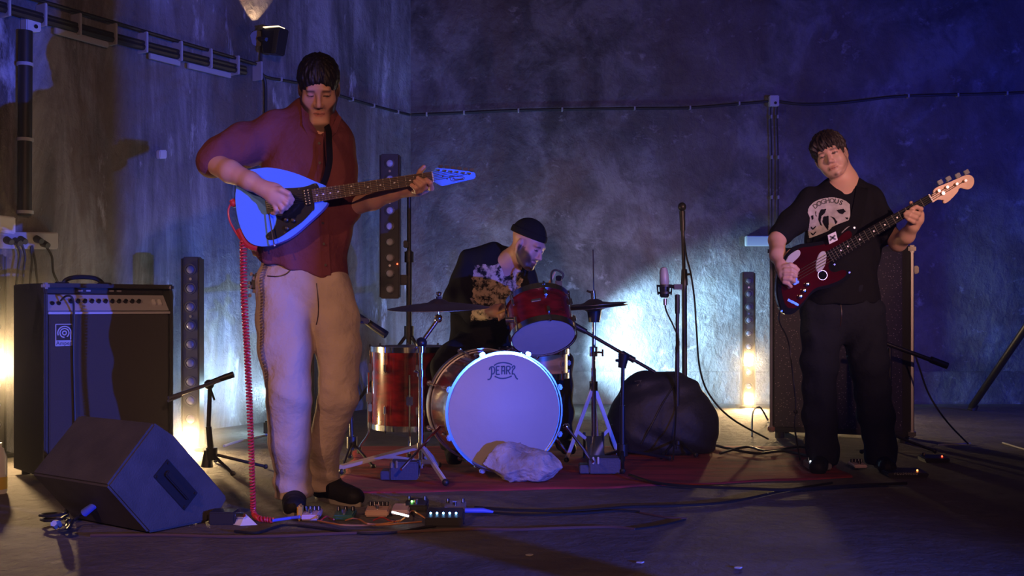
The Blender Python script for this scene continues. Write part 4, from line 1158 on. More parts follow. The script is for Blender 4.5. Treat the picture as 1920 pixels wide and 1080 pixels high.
# drum throne
tc_ = P(905, 0, 6.02)
t = thing('drum_throne', 'round black drum throne under the drummer', 'stool', (tc_.x, 6.02, RUGZ))
zs_ = P(0, 672, 6.02).z
b = MB(); b.lathe((tc_.x, 6.02, zs_ - 0.09), (0, 0, 1), [(0.14, 0), (0.17, 0.01), (0.175, 0.05), (0.165, 0.082), (0.10, 0.09), (0.01, 0.09)], 28); b.build('seat', 'black_tolex', t, True)
b = MB(); b.cyl((tc_.x, 6.02, 0.1), (tc_.x, 6.02, zs_ - 0.09), 0.014, n=10); b.build('post', 'chrome', t, True)
for a in (0.5, 2.6, 4.7):
    b = MB(); b.tube([(tc_.x, 6.02, 0.30), (tc_.x + math.cos(a) * 0.24, 6.02 + math.sin(a) * 0.24, RUGZ + 0.01)], 0.009, 8); b.build('leg', 'chrome', t, True)

# ---------------------------------------------------------------- microphone stands
def tripod(t, base, hubz, feet, r=0.008, matn='dark_metal'):
    hub = Vector((base.x, base.y, hubz))
    b = MB(); b.cyl(hub + Vector((0, 0, -0.03)), hub + Vector((0, 0, 0.03)), 0.028, n=14); b.build('leg_hub', matn, t, True)
    for f in feet:
        b = MB(); b.tube([hub, Vector((f[0], f[1], base.z + 0.014))], r, 8); lg_ = b.build('leg', matn, t, True)
        b = MB(); b.ball((f[0], f[1], base.z + 0.014), 0.014, 8); b.build('rubber_foot', 'cable_black', lg_, True)
def stick_mic(t, a, c, r=0.019, name='microphone'):
    """pencil / vocal microphone body as a thing of its own"""
    a, c = Vector(a), Vector(c)
    b = MB(); b.tube([a, a.lerp(c, 0.72), c], [r * 0.55, r, r], 14); return b
# low stand in front of the combo amplifier
bs = G(397, 884)
t = thing('microphone_stand', 'low dark boom stand glinting beside the burning lamp at the combo amplifier', 'microphone stand', bs)
d = bs.y
tripod(t, bs, 0.09, [G(498, 880)[:2], G(436, 893)[:2], G(404, 868)[:2]])
b = MB(); b.cyl(bs + Vector((0, 0, 0.06)), P(391, 800, d), 0.017, 0.015, n=12); b.build('lower_tube', 'dark_metal', t, True)
b = MB(); b.cyl(P(391, 800, d), P(394, 722, d), 0.011, n=12); b.build('upper_tube', 'dark_metal', t, True)
b = MB(); b.cyl(P(388, 868, d) + Vector((0, 0, -0.02)), P(390, 845, d), 0.030, 0.020, n=12); b.build('base_sleeve', 'dark_metal', t, True)
b = MB(); b.ball(P(392, 721, d), 0.026, 12); b.tube([P(392, 721, d), P(402, 750, d - 0.03)], 0.006, 6); b.build('boom_joint', 'dark_metal', t, True)
b = MB(); b.tube([P(316, 746, d - 0.22), P(416, 712, d)], 0.009, 10); b.build('boom', 'brushed_metal', t, True)
b = MB(); b.tube([P(315, 752, d - 0.22), P(340, 742, d - 0.16)], 0.007, 8); b.build('boom_end', 'brushed_metal', t, True)
o = stick_mic(None, P(384, 720, d - 0.01), P(438, 702, d), 0.016).build('microphone', 'black_plastic', None, True, loc=P(400, 715, d))
tag(o, 'black pencil microphone on the low stand by the combo amplifier', 'microphone')
# floor tom microphone on a stand behind the guitarist
bs = G(660, 872); d = bs.y
t = thing('microphone_stand', 'dark boom stand half hidden behind the guitarist leg reaching over the floor tom', 'microphone stand', bs)
tripod(t, bs, 0.12, [G(700, 880)[:2], G(640, 890)[:2], (bs.x - 0.05, bs.y + 0.25)])
b = MB(); b.cyl(bs + Vector((0, 0, 0.08)), P(655, 640, d), 0.011, n=12); b.build('tube', 'dark_metal', t, True)
b = MB(); b.tube([P(648, 660, d), P(660, 606, d - 0.02), P(688, 602, 5.62)], 0.008, 8); b.build('boom', 'dark_metal', t, True)
b = MB(); b.box(P(684, 602, 5.62), (0.05, 0.03, 0.03)); b.build('clip', 'black_plastic', t, bevel=0.006)
b = MB(); b.tube([P(664, 586, 5.66), P(700, 612, 5.64), P(724, 628, 5.62)], [0.012, 0.020, 0.022], 14)
o = b.build('microphone', 'black_plastic', None, True, loc=P(700, 612, 5.64)); tag(o, 'black drum microphone pointing down at the floor tom', 'microphone')
# boom stand by the hi-hat
bs = G(1167, 880); d = bs.y
t = thing('microphone_stand', 'black boom stand whose arm slants across the hi-hat stand', 'microphone stand', (bs.x, bs.y, RUGZ))
bs.z = RUGZ
tripod(t, bs, 0.10, [G(1255, 868)[:2], G(1168, 893)[:2], (bs.x - 0.1, bs.y + 0.25)])
b = MB(); b.cyl(bs + Vector((0, 0, 0.03)), P(1167, 760, d), 0.014, n=12); b.build('lower_tube', 'dark_metal', t, True)
b = MB(); b.cyl(P(1167, 765, d), P(1168, 680, d), 0.010, n=12); b.build('upper_tube', 'dark_metal', t, True)
b = MB(); b.cyl(P(1166, 690, d), P(1170, 664, d), 0.020, 0.030, n=12); b.tube([P(1168, 676, d), P(1155, 676, d - 0.02)], 0.008, 6); b.build('boom_joint', 'dark_metal', t, True)
b = MB(); b.tube([P(1228, 698, d + 0.05), P(1082, 613, d + 0.1)], 0.009, 10); b.build('boom', 'dark_metal', t, True)
b = MB(); b.tube([P(1190, 676, d + 0.03), P(1165, 662, d + 0.04)], 0.016, 10); b.build('counterweight', 'dark_metal', t, True)
b = MB(); b.tube([P(1099, 622, d + 0.1), P(1076, 610, d + 0.1)], [0.014, 0.018], 12)
o = b.build('microphone', 'black_plastic', None, True, loc=P(1085, 615, d + 0.1)); tag(o, 'black microphone on the slanting boom under the rack tom', 'microphone')
# condenser microphone
bs = G(1270, 856); d = bs.y; bs.z = RUGZ
t = thing('microphone_stand', 'straight dark stand holding the studio microphone in front of the nylon bag', 'microphone stand', bs)
tripod(t, bs, 0.10, [G(1305, 862)[:2], G(1240, 866)[:2], (bs.x, bs.y + 0.25)])
b = MB(); b.cyl(bs + Vector((0, 0, 0.03)), P(1270, 650, d), 0.012, n=12); b.build('lower_tube', 'dark_metal', t, True)
b = MB(); b.cyl(P(1270, 655, d), P(1270, 552, d), 0.010, n=12); b.build('upper_tube', 'dark_metal', t, True)
b = MB(); b.cyl(P(1270, 588, d), P(1270, 553, d), 0.014, n=12); b.build('grip_clutch', 'black_plastic', t, True)
b = MB(); b.box(P(1271, 538, d), (0.045, 0.03, 0.03)); b.tube([P(1271, 538, d), P(1252, 536, d)], 0.010, 8); b.build('swivel_arm', 'dark_metal', t, True)
mc = P(1246, 535, d)
tm = thing('studio_microphone', 'silver studio microphone in a black shock mount', 'microphone', mc)
b = MB(); b.lathe(P(1246, 535, d), (-0.05, 0, 1), [(0.020, 0), (0.026, 0.01), (0.026, 0.045), (0.024, 0.075), (0.016, 0.098), (0.003, 0.102)], 20); b.build('head_grille', 'silver_panel', tm, True)
b = MB(); b.lathe(P(1246, 558, d), (0, 0, 1), [(0.020, 0), (0.026, 0.01), (0.026, 0.07)], 20); b.build('body', 'dark_metal', tm, True)
for y, r_ in ((538, 0.038), (551, 0.034)):
    ring(P(1246, y, d), (0, 0, 1), r_, 0.012, 0.006, 28).build('shock_ring', 'black_plastic', tm, True)
for k in range(6):
    a = k * math.pi / 3; o_ = Vector((math.cos(a), math.sin(a), 0)) * 0.038
    b = MB(); b.tube([P(1246, 538, d) + o_ * 1.05, P(1246, 553, d) + o_ * 0.95], 0.004, 6); b.build('shock_post', 'black_plastic', tm, True)
b = MB(); b.cyl(P(1247, 572, d), P(1247, 560, d), 0.010, n=12); b.build('plug', 'brushed_metal', tm, True)
b = MB(); b.tube(spline([P(1247, 572, d), P(1250, 585, d), P(1262, 610, d - 0.02), P(1273, 640, d - 0.02), P(1267, 680, d - 0.02), P(1268, 760, d - 0.02), G(1262, 862, 0.02)], 6), 0.0045, 6); b.build('lead', 'cable_black', tm, True)
# tall vocal stand
d = 6.45; bs = Vector(((1284 - 960) * d / F, d, 0))
t = thing('microphone_stand', 'tall straight dark stand of the vocal microphone', 'microphone stand', bs)
b = MB(); b.cyl(bs + Vector((0, 0, 0.02)), P(1283, 520, d), 0.016, n=12); b.build('lower_tube', 'dark_metal', t, True)
b = MB(); b.cyl(P(1283, 530, d), P(1280, 430, d), 0.011, n=12); b.build('upper_tube', 'dark_metal', t, True)
b = MB(); b.cyl(P(1283, 535, d), P(1283, 505, d), 0.022, 0.017, n=12); b.tube([P(1283, 515, d), P(1294, 514, d - 0.02)], 0.007, 6); b.build('grip_clutch', 'black_plastic', t, True)
b = MB(); b.cyl(P(1280, 432, d), P(1280, 412, d), 0.016, n=12); b.build('clip', 'black_plastic', t, True)
b = MB(); b.lathe(bs, (0, 0, 1), [(0.14, 0), (0.14, 0.012), (0.03, 0.022), (0.02, 0.04)], 28); b.build('round_base', 'dark_metal', t, True)
vm = thing('vocal_microphone', 'handheld-style vocal microphone upright on the tall stand', 'microphone', P(1280, 432, d))
b = MB(); b.tube([P(1280, 434, d), P(1279, 396, d)], [0.013, 0.019], 14); b.build('handle', 'black_plastic', vm, True)
b = MB(); b.ball(P(1279, 388, d), 0.026, 14, (1, 1, 1.1)); b.build('grille', 'dark_metal', vm, True)
b = MB(); b.tube(spline([P(1281, 434, d), P(1287, 480, d - 0.03), P(1295, 512, d - 0.03), P(1302, 560, d), P(1306, 620, d), P(1312, 690, d - 0.1), P(1330, 740, d - 0.2), P(1372, 785, d - 0.2), G(1440, 823, 0.01)], 6), 0.0055, 6); b.build('lead', 'cable_black', vm, True)
# short boom beside the bass cabinet
bs = Vector(((1668 - 960) * 6.15 / F, 6.15, 0)); d = 6.15
t = thing('microphone_stand', 'low black boom stand in front of the bass speaker cabinet behind the bassist', 'microphone stand', bs)
tripod(t, bs, 0.10, [(bs.x + 0.22, bs.y - 0.1), (bs.x - 0.2, bs.y - 0.12), (bs.x, bs.y + 0.24)])
b = MB(); b.cyl(bs + Vector((0, 0, 0.05)), P(1668, 652, d), 0.012, n=12); b.build('tube', 'dark_metal', t, True)
b = MB(); b.tube([P(1655, 642, d), P(1776, 686, d)], [0.012, 0.014], 10); b.build('boom', 'dark_metal', t, True)
b = MB(); b.tube([P(1745, 674, d), P(1776, 686, d)], 0.020, 10); b.build('counterweight', 'dark_metal', t, True)
b = MB(); b.tube(spline([P(1716, 666, d), P(1724, 690, d), P(1742, 740, d), P(1775, 790, d), G(1815, 832, 0.01)], 6), 0.005, 6); b.build('lead', 'cable_black', t, True)

# ---------------------------------------------------------------- slumped nylon bag
S = SDF((0.45, 5.75, -0.02), (1.35, 6.45, 0.62), 0.011)
dB = 6.1
S.ell(P(1245, 800, dB), (0.29, 0.20, 0.25), k=0.05)
S.ell(P(1235, 760, dB), (0.20, 0.16, 0.19), k=0.08)
S.ell(P(1290, 800, dB), (0.16, 0.18, 0.21), k=0.08)
S.ell(P(1185, 800, dB), (0.13, 0.16, 0.22), k=0.08)
S.ell(P(1270, 722, dB), (0.10, 0.10, 0.05), k=0.08)
S.ell(P(1205, 720, dB), (0.08, 0.10, 0.06), k=0.08)
S.cut((0, 0, 0.006), (0, 0, -1))
S.warp(lambda x, y, z: 0.007 * np.sin(22 * x + 9 * np.sin(7 * z)) * np.sin(15 * z + 4 * x))
t = thing('nylon_bag', 'slumped black nylon bag sitting on the floor behind the studio microphone stand', 'bag', P(1245, 0, dB) * 1.0)
t.location.z = 0
o, bv, bq = sdf_object(S, 'body', 'bag_nylon', t, 2)
bvh = bvh_of(bv, bq)
b = MB(); b.add(drape(bvh, [P(1186, 712, dB), P(1199, 710, dB), P(1191, 722, dB)], 0.004), [(0, 1, 2)]); b.build('label_patch', 'brushed_metal', t)
zp = drape(bvh, [P(x, y, dB) for x, y in ((1195, 825), (1213, 790), (1235, 750), (1255, 722))], 0.004)
b = MB(); b.tube(spline(zp, 5), 0.005, 6); b.build('zip', 'cable_black', t, True)
# ---------------------------------------------------------------- people
def sst(a, lo, hi):
    t_ = np.clip((a - lo) / (hi - lo), 0, 1); return t_ * t_ * (3 - 2 * t_)
def head_axes(fw, up):
    f = Vector(fw).normalized(); u = Vector(up); u = (u - f * u.dot(f)).normalized(); x = u.cross(f).normalized()
    return x, f, u
class Head:
    def __init__(s, c, fw, up, sc=1.0):
        s.c = Vector(c); s.x, s.f, s.u = head_axes(fw, up); s.sc = sc
        s.M = np.array([[s.x[i], s.f[i], s.u[i]] for i in range(3)])
    def w(s, x, y, z): return s.c + (s.x * x + s.f * y + s.u * z) * s.sc
    def loc(s, v): return (v - np.array(s.c)) @ s.M / s.sc
    def build(s, S, beardy=0.0):
        k = s.sc
        E = lambda c, r, kk=0.02, op='u': S.ell(s.w(*c), [q * k for q in r], s.M, kk, op)
        C = lambda a, b_, ra, rb, kk=0.015: S.cone(s.w(*a), s.w(*b_), ra * k, rb * k, kk)
        E((0, -0.018, 0.040), (0.074, 0.094, 0.082))
        E((0, 0.022, -0.025), (0.061, 0.066, 0.092), 0.03)
        for q in (-1, 1):
            C((q * 0.052, -0.005, -0.050), (q * 0.030, 0.058, -0.098), 0.022, 0.018, 0.03)
            E((q * 0.042, 0.056, -0.034), (0.024, 0.022, 0.030), 0.03)
            E((q * 0.077, -0.008, -0.012), (0.009, 0.019, 0.032), 0.006)
        E((0, 0.072, -0.104), (0.024, 0.020, 0.019), 0.025)
        C((-0.036, 0.078, 0.022), (0.036, 0.078, 0.022), 0.011, 0.011, 0.02)
        for q in (-1, 1):
            E((q * 0.032, 0.102, 0.000), (0.020, 0.017, 0.013), 0.014, 's')
            E((q * 0.032, 0.074, -0.001), (0.014, 0.0135, 0.0125), 0.006)
        C((0, 0.086, 0.008), (0, 0.108, -0.034), 0.0075, 0.0115, 0.012)
        for q in (-1, 1): E((q * 0.011, 0.094, -0.041), (0.009, 0.012, 0.008), 0.008)
        E((0, 0.085, -0.068), (0.022, 0.011, 0.006), 0.010)
        E((0, 0.084, -0.079), (0.020, 0.011, 0.006), 0.010)
        E((0, 0.103, -0.0740), (0.026, 0.011, 0.0022), 0.004, 's')
    def tint(s, v, tone, beard=None, lid=0.004, brow=(0.03, 0.016, 0.011)):
        p = s.loc(v); x, y, z = p[:, 0], p[:, 1], p[:, 2]; ax = np.abs(x)
        c = np.tile(np.array(tone), (len(v), 1)).astype(float)
        fr = (y > 0.045) & (ax < 0.08) & (np.abs(z) < 0.14)
        def put(m, col, a=1.0): c[m] = c[m] * (1 - a) + np.array(col) * a
        put(fr & ((x / 0.023) ** 2 + ((z + 0.074) / 0.010) ** 2 < 1), (tone[0] * 0.80, tone[1] * 0.50, tone[2] * 0.52), 0.8)
        put(fr & ((x / 0.024) ** 2 + ((z + 0.074) / 0.0025) ** 2 < 1), (0.10, 0.03, 0.03), 0.8)
        if beard is not None:
            w_ = beard(x, ax, y, z) * ((np.abs(z) < 0.2) & (ax < 0.1) & (y > -0.03) & (y < 0.14))
            c = c * (1 - w_[:, None]) + np.array(brow) * w_[:, None]
        bw = np.exp(-((z - 0.0195 + 9.0 * (ax - 0.030) ** 2 * (ax > 0.030)) / 0.0046) ** 2) * sst(ax, 0.010, 0.018) * sst(0.056 - ax, 0, 0.012) * fr
        c = c * (1 - 0.85 * bw[:, None]) + np.array(brow) * 0.85 * bw[:, None]
        put(fr & (((ax - 0.032) / 0.0155) ** 2 + ((z + 0.002) / lid) ** 2 < 1), (0.025, 0.014, 0.012), 0.9)
        return c
def hair(head, name, parent, matn, r, face, low, h=0.0042, seed=0.0, extra=None, amp=0.003):
    lo = np.array(head.c) - 0.20 * head.sc; hi = np.array(head.c) + 0.20 * head.sc
    S = SDF(lo, hi, h); k = head.sc
    S.ell(head.w(0, -0.020, 0.042), [q * k for q in r], head.M, 0.0)
    if extra: extra(S)
    S.ell(head.w(*face[0]), [q * k for q in face[1]], head.M, 0.006, 's')
    for q in (-1, 1): S.ell(head.w(q * 0.088, -0.004, -0.018), [0.022 * k, 0.020 * k, 0.034 * k], head.M, 0.006, 's')
    n = head.f * low[1] + head.u * low[2]
    S.cut(head.w(0, 0, low[0]), n)
    def wv(x, y, z):
        p = head.loc(np.stack([x, y, z], 1)); a = np.arctan2(p[:, 0], p[:, 1])
        return amp * np.sin(a * 17 + seed + 30 * p[:, 2]) * np.sin(p[:, 2] * 90 + a * 5) + amp * 0.7 * np.sin(a * 41 + 50 * p[:, 2] + seed)
    S.warp(wv, 0.03)
    return sdf_object(S, name, matn, parent, 1)
def folds(amp, f1, f2, seed):
    return lambda x, y, z: amp * np.sin(f1 * z + 5 * np.sin(f2 * x + seed) + 3 * y) * np.sin(f2 * 1.7 * x - 0.6 * f1 * z + seed)
def draped(bvh, pts, width, name, matn, parent, thick=0.003, lift=0.002, n=6):
    """a flat band laid on a surface along pixel points"""
    c = spline(pts, n); L_, R_ = [], []
    for i, p in enumerate(c):
        t = (c[min(i + 1, len(c) - 1)] - c[max(i - 1, 0)]); t.y = 0; t.normalize(); s = Vector((t.z, 0, -t.x)) * width / 2
        L_.append(p + s); R_.append(p - s)
    a, b_ = drape(bvh, L_, lift), drape(bvh, R_, lift)
    m = len(a); f = Vector((0, -thick, 0))
    vs = a + b_ + [p + f for p in a] + [p + f for p in b_]
    fs = []
    for i in range(m - 1):
        fs += [(i, i + 1, m + i + 1, m + i), (2 * m + i, 3 * m + i, 3 * m + i + 1, 2 * m + i + 1), (i, 2 * m + i, 2 * m + i + 1, i + 1), (m + i, m + i + 1, 3 * m + i + 1, 3 * m + i)]
    fs += [(0, m, 3 * m, 2 * m), (m - 1, 3 * m - 1, 4 * m - 1, 2 * m - 1)]
    b = MB(); b.add(vs, fs); return b.build(name, matn, parent, True)
FY = (0, 1, 0)

# ======================== guitarist
D = 4.38
base = Vector(((580 - 960) * 4.42 / F, 4.42, 0))
g_t = thing('person', 'person in a maroon short-sleeved shirt and sand trousers, head bowed, playing a pale blue guitar', 'person', base)
hd = Head(P(598, 164, 4.36), (0.13, -0.81, -0.55), (0.06, -0.55, 0.83), 1.0)
S = SDF((-1.36, 3.98, -0.01), (-0.30, 4.78, 1.97), 0.0042)
hd.build(S)
S.px([(597, 195, 4.40, 0.056), (590, 235, 4.43, 0.060), (585, 262, 4.43, 0.085)], 0.03)
S.cone(P(522, 252, 4.40), P(622, 262, 4.40), 0.054, 0.054, 0.05)
S.cone(P(577, 290, 4.40), P(568, 400, 4.42), 0.150, 0.125, 0.06, (FY, 0.66))
S.cone(P(568, 400, 4.42), P(566, 520, 4.42), 0.125, 0.145, 0.06, (FY, 0.72))
S.px([(512, 254, 4.39, 0.052), (440, 284, 4.33, 0.048), (392, 301, 4.28, 0.044), (432, 322, 4.20, 0.043), (470, 340, 4.15, 0.035), (494, 353, 4.125, 0.027)], 0.02)
# picking hand
S.px([(492, 353, 4.125, 0.027), (512, 361, 4.115, 0.033), (526, 367, 4.112, 0.030)], 0.02, (FY, 0.7))
S.px([(514, 374, 4.118, 0.020), (522, 378, 4.115, 0.018)], 0.02)
for f in ([(526, 361, 4.105, .0115), (541, 371, 4.105, .0105), (546, 380, 4.125, .009), (541, 387, 4.140, .008)],
          [(524, 369, 4.103, .0115), (537, 381, 4.103, .0105), (537, 390, 4.125, .009), (531, 393, 4.140, .008)],
          [(519, 376, 4.105, .011), (529, 390, 4.105, .010), (527, 397, 4.125, .009), (521, 398, 4.140, .008)],
          [(512, 379, 4.110, .010), (518, 393, 4.110, .009), (515, 400, 4.128, .008), (510, 400, 4.142, .0075)],
          [(508, 355, 4.105, .014), (527, 356, 4.092, .012), (541, 363, 4.095, .0105), (549, 374, 4.118, .0085)]):
    S.px(f, 0.004)
# fretting arm and hand
S.px([(622, 262, 4.40, 0.052), (642, 330, 4.41, 0.044), (660, 388, 4.38, 0.038), (700, 375, 4.32, 0.038), (735, 362, 4.28, 0.031), (766, 355, 4.25, 0.0255)], 0.02)
S.px([(764, 355, 4.25, 0.026), (782, 353, 4.235, 0.028), (796, 351, 4.235, 0.025)], 0.02)
for f in ([(785, 352, 4.22, .013), (796, 352, 4.185, .0115), (795, 342, 4.160, .0105), (783, 333, 4.162, .0085)],
          [(779, 354, 4.22, .012), (789, 357, 4.185, .0115), (788, 348, 4.160, .0105), (778, 340, 4.162, .0085)],
          [(794, 350, 4.225, .013), (809, 353, 4.190, .011), (807, 343, 4.162, .010), (799, 336, 4.164, .0082)],
          [(773, 355, 4.225, .011), (781, 360, 4.190, .0095), (779, 353, 4.165, .009), (771, 347, 4.164, .0075)],
          [(776, 350, 4.26, .014), (782, 334, 4.252, .0125), (788, 321, 4.240, .0105), (795, 313, 4.232, .0095)]):
    S.px(f, 0.004)
# legs inside the trousers, feet inside the shoes
S.px([(533, 530, 4.40, 0.085), (540, 640, 4.34, 0.080), (542, 735, 4.31, 0.058), (546, 830, 4.36, 0.050), (550, 922, 4.43, 0.036), (551, 932, 4.43, 0.032)], 0.03)
S.px([(607, 530, 4.40, 0.085), (634, 650, 4.40, 0.064), (634, 740, 4.38, 0.055), (611, 830, 4.48, 0.046), (604, 900, 4.59, 0.034), (606, 912, 4.60, 0.030)], 0.03)
def beard_a(x, ax, y, z):
    jl = -0.108 + 0.95 * np.maximum(ax - 0.022, 0)                     # jaw line
    jaw = sst(jl + 0.040 - z, 0, 0.014) * np.maximum(sst(ax, 0.022, 0.048), 0.9 * sst(-0.104 - z, 0, 0.012)) * sst(z, -0.150, -0.135) * sst(y, 0.0, 0.02)
    st = np.exp(-((z + 0.057) / 0.006) ** 2) * sst(0.032 - ax, 0, 0.01) * (y > 0.07)
    side = sst(ax, 0.050, 0.060) * (z < 0.02) * (z > -0.07) * sst(y, -0.002, 0.006) * sst(0.040 - y, 0, 0.012)
    return np.clip(0.92 * jaw + 0.45 * st + 0.85 * side, 0, 0.9)
sdf_object(S, 'body', 'skin', g_t, 1, lambda v: hd.tint(v, TONE_A, beard_a, 0.0032))
hair(hd, 'hair', g_t, 'hair_dark', (0.086, 0.108, 0.092), ((0.004, 0.135, -0.022), (0.078, 0.082, 0.094)), (-0.030, 0.35, -1.0))
# shirt
S = SDF((-1.42, 4.05, 0.85), (-0.52, 4.78, 1.80), 0.0062)
S.cone(P(520, 244, 4.40), P(624, 258, 4.40), 0.076, 0.072, 0.06)
S.cone(P(572, 214, 4.44), P(602, 218, 4.44), 0.064, 0.062, 0.05)
S.cone(P(572, 300, 4.40), P(563, 420, 4.41), 0.185, 0.192, 0.07, (FY, 0.66))
S.cone(P(563, 420, 4.41), P(562, 560, 4.42), 0.192, 0.198, 0.05, (FY, 0.70))
S.px([(508, 250, 4.39, 0.080), (455, 274, 4.34, 0.078), (414, 290, 4.30, 0.070), (396, 302, 4.28, 0.060)], 0.04)
S.px([(628, 266, 4.40, 0.074), (640, 320, 4.40, 0.066), (652, 370, 4.39, 0.058), (658, 396, 4.38, 0.044)], 0.03)
S.cut(P(470, 482, 4.3), (P(653, 541, 4.3) - P(470, 482, 4.3)).cross(Vector((0, 1, 0))) * -1 if False else Vector((-0.29, 0, -0.95)))
S.ell(P(598, 222, 4.30), (0.046, 0.085, 0.054), None, 0.02, 's')
S.warp(folds(0.0085, 14, 9, 0.4))
S.warp(lambda x, y, z: 0.006 * np.sin(70 * (x + 0.25 * z)) * np.clip((1.25 - z) * 2, 0, 1))
o, sv, sq = sdf_object(S, 'shirt', 'shirt_maroon', g_t, 2)
sb = bvh_of(sv, sq)
draped(sb, [P(x, y, 4.2) for x, y in ((590, 250), (593, 290), (597, 340), (600, 400), (602, 470), (604, 515))], 0.030, 'placket', 'shirt_maroon', o)
for y in (262, 300, 338, 415, 455, 495):
    q = drape(sb, [P(590 + (y - 250) * 0.05, y, 4.2)], 0.006)[0]
    b = MB(); b.cyl(q, q + Vector((0, -0.003, 0)), 0.0055, n=10); b.build('button', 'button_dark', o, True)
for poly in ([(556, 190), (563, 186), (574, 220), (592, 244), (580, 262), (564, 232)], [(634, 214), (640, 220), (628, 244), (610, 262), (598, 247), (618, 236)]):
    q = [P(x, y, 4.25) for x, y in poly]; q = drape(sb, q, 0.006)
    ym = sum(p.y for p in q) / len(q); q = [Vector((p.x, min(max(p.y, ym - 0.03), ym + 0.03), p.z)) for p in q]
    b = MB(); b.prism(q, (0, -0.006, 0)); b.build('collar_flap', 'shirt_maroon', o, True)
# trousers
S = SDF((-1.16, 4.02, 0.04), (-0.50, 4.78, 1.10), 0.0065)
S.cone(P(567, 488, 4.42), P(567, 535, 4.41), 0.165, 0.172, 0.05, (FY, 0.72))
S.px([(528, 540, 4.40, 0.112), (534, 600, 4.37, 0.112), (535, 650, 4.34, 0.106), (541, 735, 4.31, 0.089), (543, 830, 4.36, 0.079), (549, 902, 4.40, 0.072), (550, 921, 4.40, 0.078)], 0.03)
S.px([(612, 540, 4.41, 0.104), (628, 600, 4.41, 0.098), (635, 650, 4.40, 0.088), (635, 740, 4.39, 0.078), (611, 830, 4.49, 0.068), (603, 886, 4.56, 0.066), (604, 904, 4.58, 0.072)], 0.025)
S.cut((0, 0, P(0, 486, 4.4).z), (0, 0, 1))
S.warp(lambda x, y, z: 0.005 * np.sin(9 * z + 38 * x + 5 * np.sin(6 * z)) * np.sin(12 * y + 7 * z))
S.warp(lambda x, y, z: 0.006 * np.sin(85 * z + 26 * x + 9 * y) * np.clip((0.20 - z) * 8, 0, 1))
S.warp(lambda x, y, z: 0.004 * np.sin(60 * z + 34 * x) * np.exp(-((z - 0.50) / 0.06) ** 2))
o, tv, tq = sdf_object(S, 'trousers', 'trouser_sand', g_t, 2)
tb2 = bvh_of(tv, tq)
draped(tb2, [P(x, y, 4.2) for x, y in ((490, 516), (510, 517), (528, 512), (540, 500))], 0.005, 'pocket_seam', 'button_dark', o, 0.001, 0.001)
draped(tb2, [P(x, y, 4.2) for x, y in ((585, 530), (588, 560), (587, 590), (582, 610))], 0.004, 'fly_seam', 'button_dark', o, 0.001, 0.001)
# key ring on the belt
t = thing('key_ring', 'black pouch and shiny keys hanging at the guitarist hip', 'keys', P(478, 555, 4.36))
b = MB(); b.box(P(480, 528, 4.36), (0.035, 0.03, 0.07), Matrix.Rotation(0.25, 3, 'Y')); b.build('pouch', 'black_plastic', t, bevel=0.008)
for k in range(6):
    p = P(470 + 5 * math.sin(k * 2), 514 + k * 8, 4.345); b = MB(); b.cyl(p, p + Vector((0.004, -0.003, 0)), 0.008, n=10); b.build('key', 'chrome', t, True)
# shoes
for lab, heel, toe, w_ in (('flat black shoe', Vector(((552 - 960) * 4.47 / F, 4.47, 0)), Vector(((555 - 960) * 4.29 / F, 4.25, 0)), 0.044),
                           ('flat black shoe', Vector(((604 - 960) * 4.62 / F, 4.62, 0)), Vector(((663 - 960) * 4.44 / F, 4.46, 0)), 0.043)):
    dr = (toe - heel).normalized()
    S = SDF(np.minimum(np.array(heel), np.array(toe)) - 0.12, np.maximum(np.array(heel), np.array(toe)) + np.array([0.12, 0.12, 0.2]), 0.005)
    S.cone(heel + Vector((0, 0, 0.038)), toe + Vector((0, 0, 0.034)), w_ * 0.92, w_, 0.02)
    S.cone(heel + dr * 0.02 + Vector((0, 0, 0.045)), heel + dr * 0.05 + Vector((0, 0, 0.085)), w_, 0.046, 0.03)
    S.cone(heel + dr * 0.08 + Vector((0, 0, 0.055)), toe - dr * 0.05 + Vector((0, 0, 0.04)), 0.045, 0.036, 0.03)
    S.cut((0, 0, 0.012), (0, 0, -1))
    o, _, _ = sdf_object(S, 'shoe', 'shoe_black', g_t, 1)
    sd = Vector((-dr.y, dr.x, 0)); pts = []
    for k in range(24):
        a = 2 * math.pi * k / 24; cc_ = (heel + toe) / 2; Ln = (toe - heel).length / 2
        pts.append(cc_ + dr * math.cos(a) * (Ln + w_ * 0.98) + sd * math.sin(a) * (w_ * 1.02) * (1.0 if abs(math.cos(a)) < 0.9 else 1) + Vector((0, 0, 0.001)))
    b = MB(); b.prism(pts, (0, 0, 0.018)); b.build('sole', 'shoe_rubber', o, True)

# ======================== bassist
base = Vector(((1590 - 960) * 5.46 / F, 5.46, 0))
b_t = thing('person', 'person in a black printed t-shirt and dark jeans, head tilted, playing a dark red bass', 'person', base)
hb_ = Head(P(1557, 291, 5.42), (-0.40, -0.90, -0.10), (-0.36, 0.02, 0.93), 0.97)
S = SDF((1.22, 5.06, -0.01), (2.15, 5.78, 1.80), 0.0046)
hb_.build(S)
S.px([(1572, 305, 5.46, 0.052), (1583, 335, 5.47, 0.056), (1585, 358, 5.48, 0.080)], 0.03)
S.cone(P(1525, 380, 5.47), P(1632, 378, 5.47), 0.048, 0.048, 0.05)
S.cone(P(1578, 395, 5.47), P(1580, 470, 5.47), 0.150, 0.135, 0.06, (FY, 0.66))
S.cone(P(1580, 470, 5.47), P(1582, 570, 5.47), 0.135, 0.145, 0.06, (FY, 0.70))
S.px([(1520, 382, 5.46, 0.050), (1480, 420, 5.40, 0.044), (1457, 450, 5.33, 0.041), (1458, 478, 5.24, 0.037), (1466, 500, 5.18, 0.028)], 0.02)
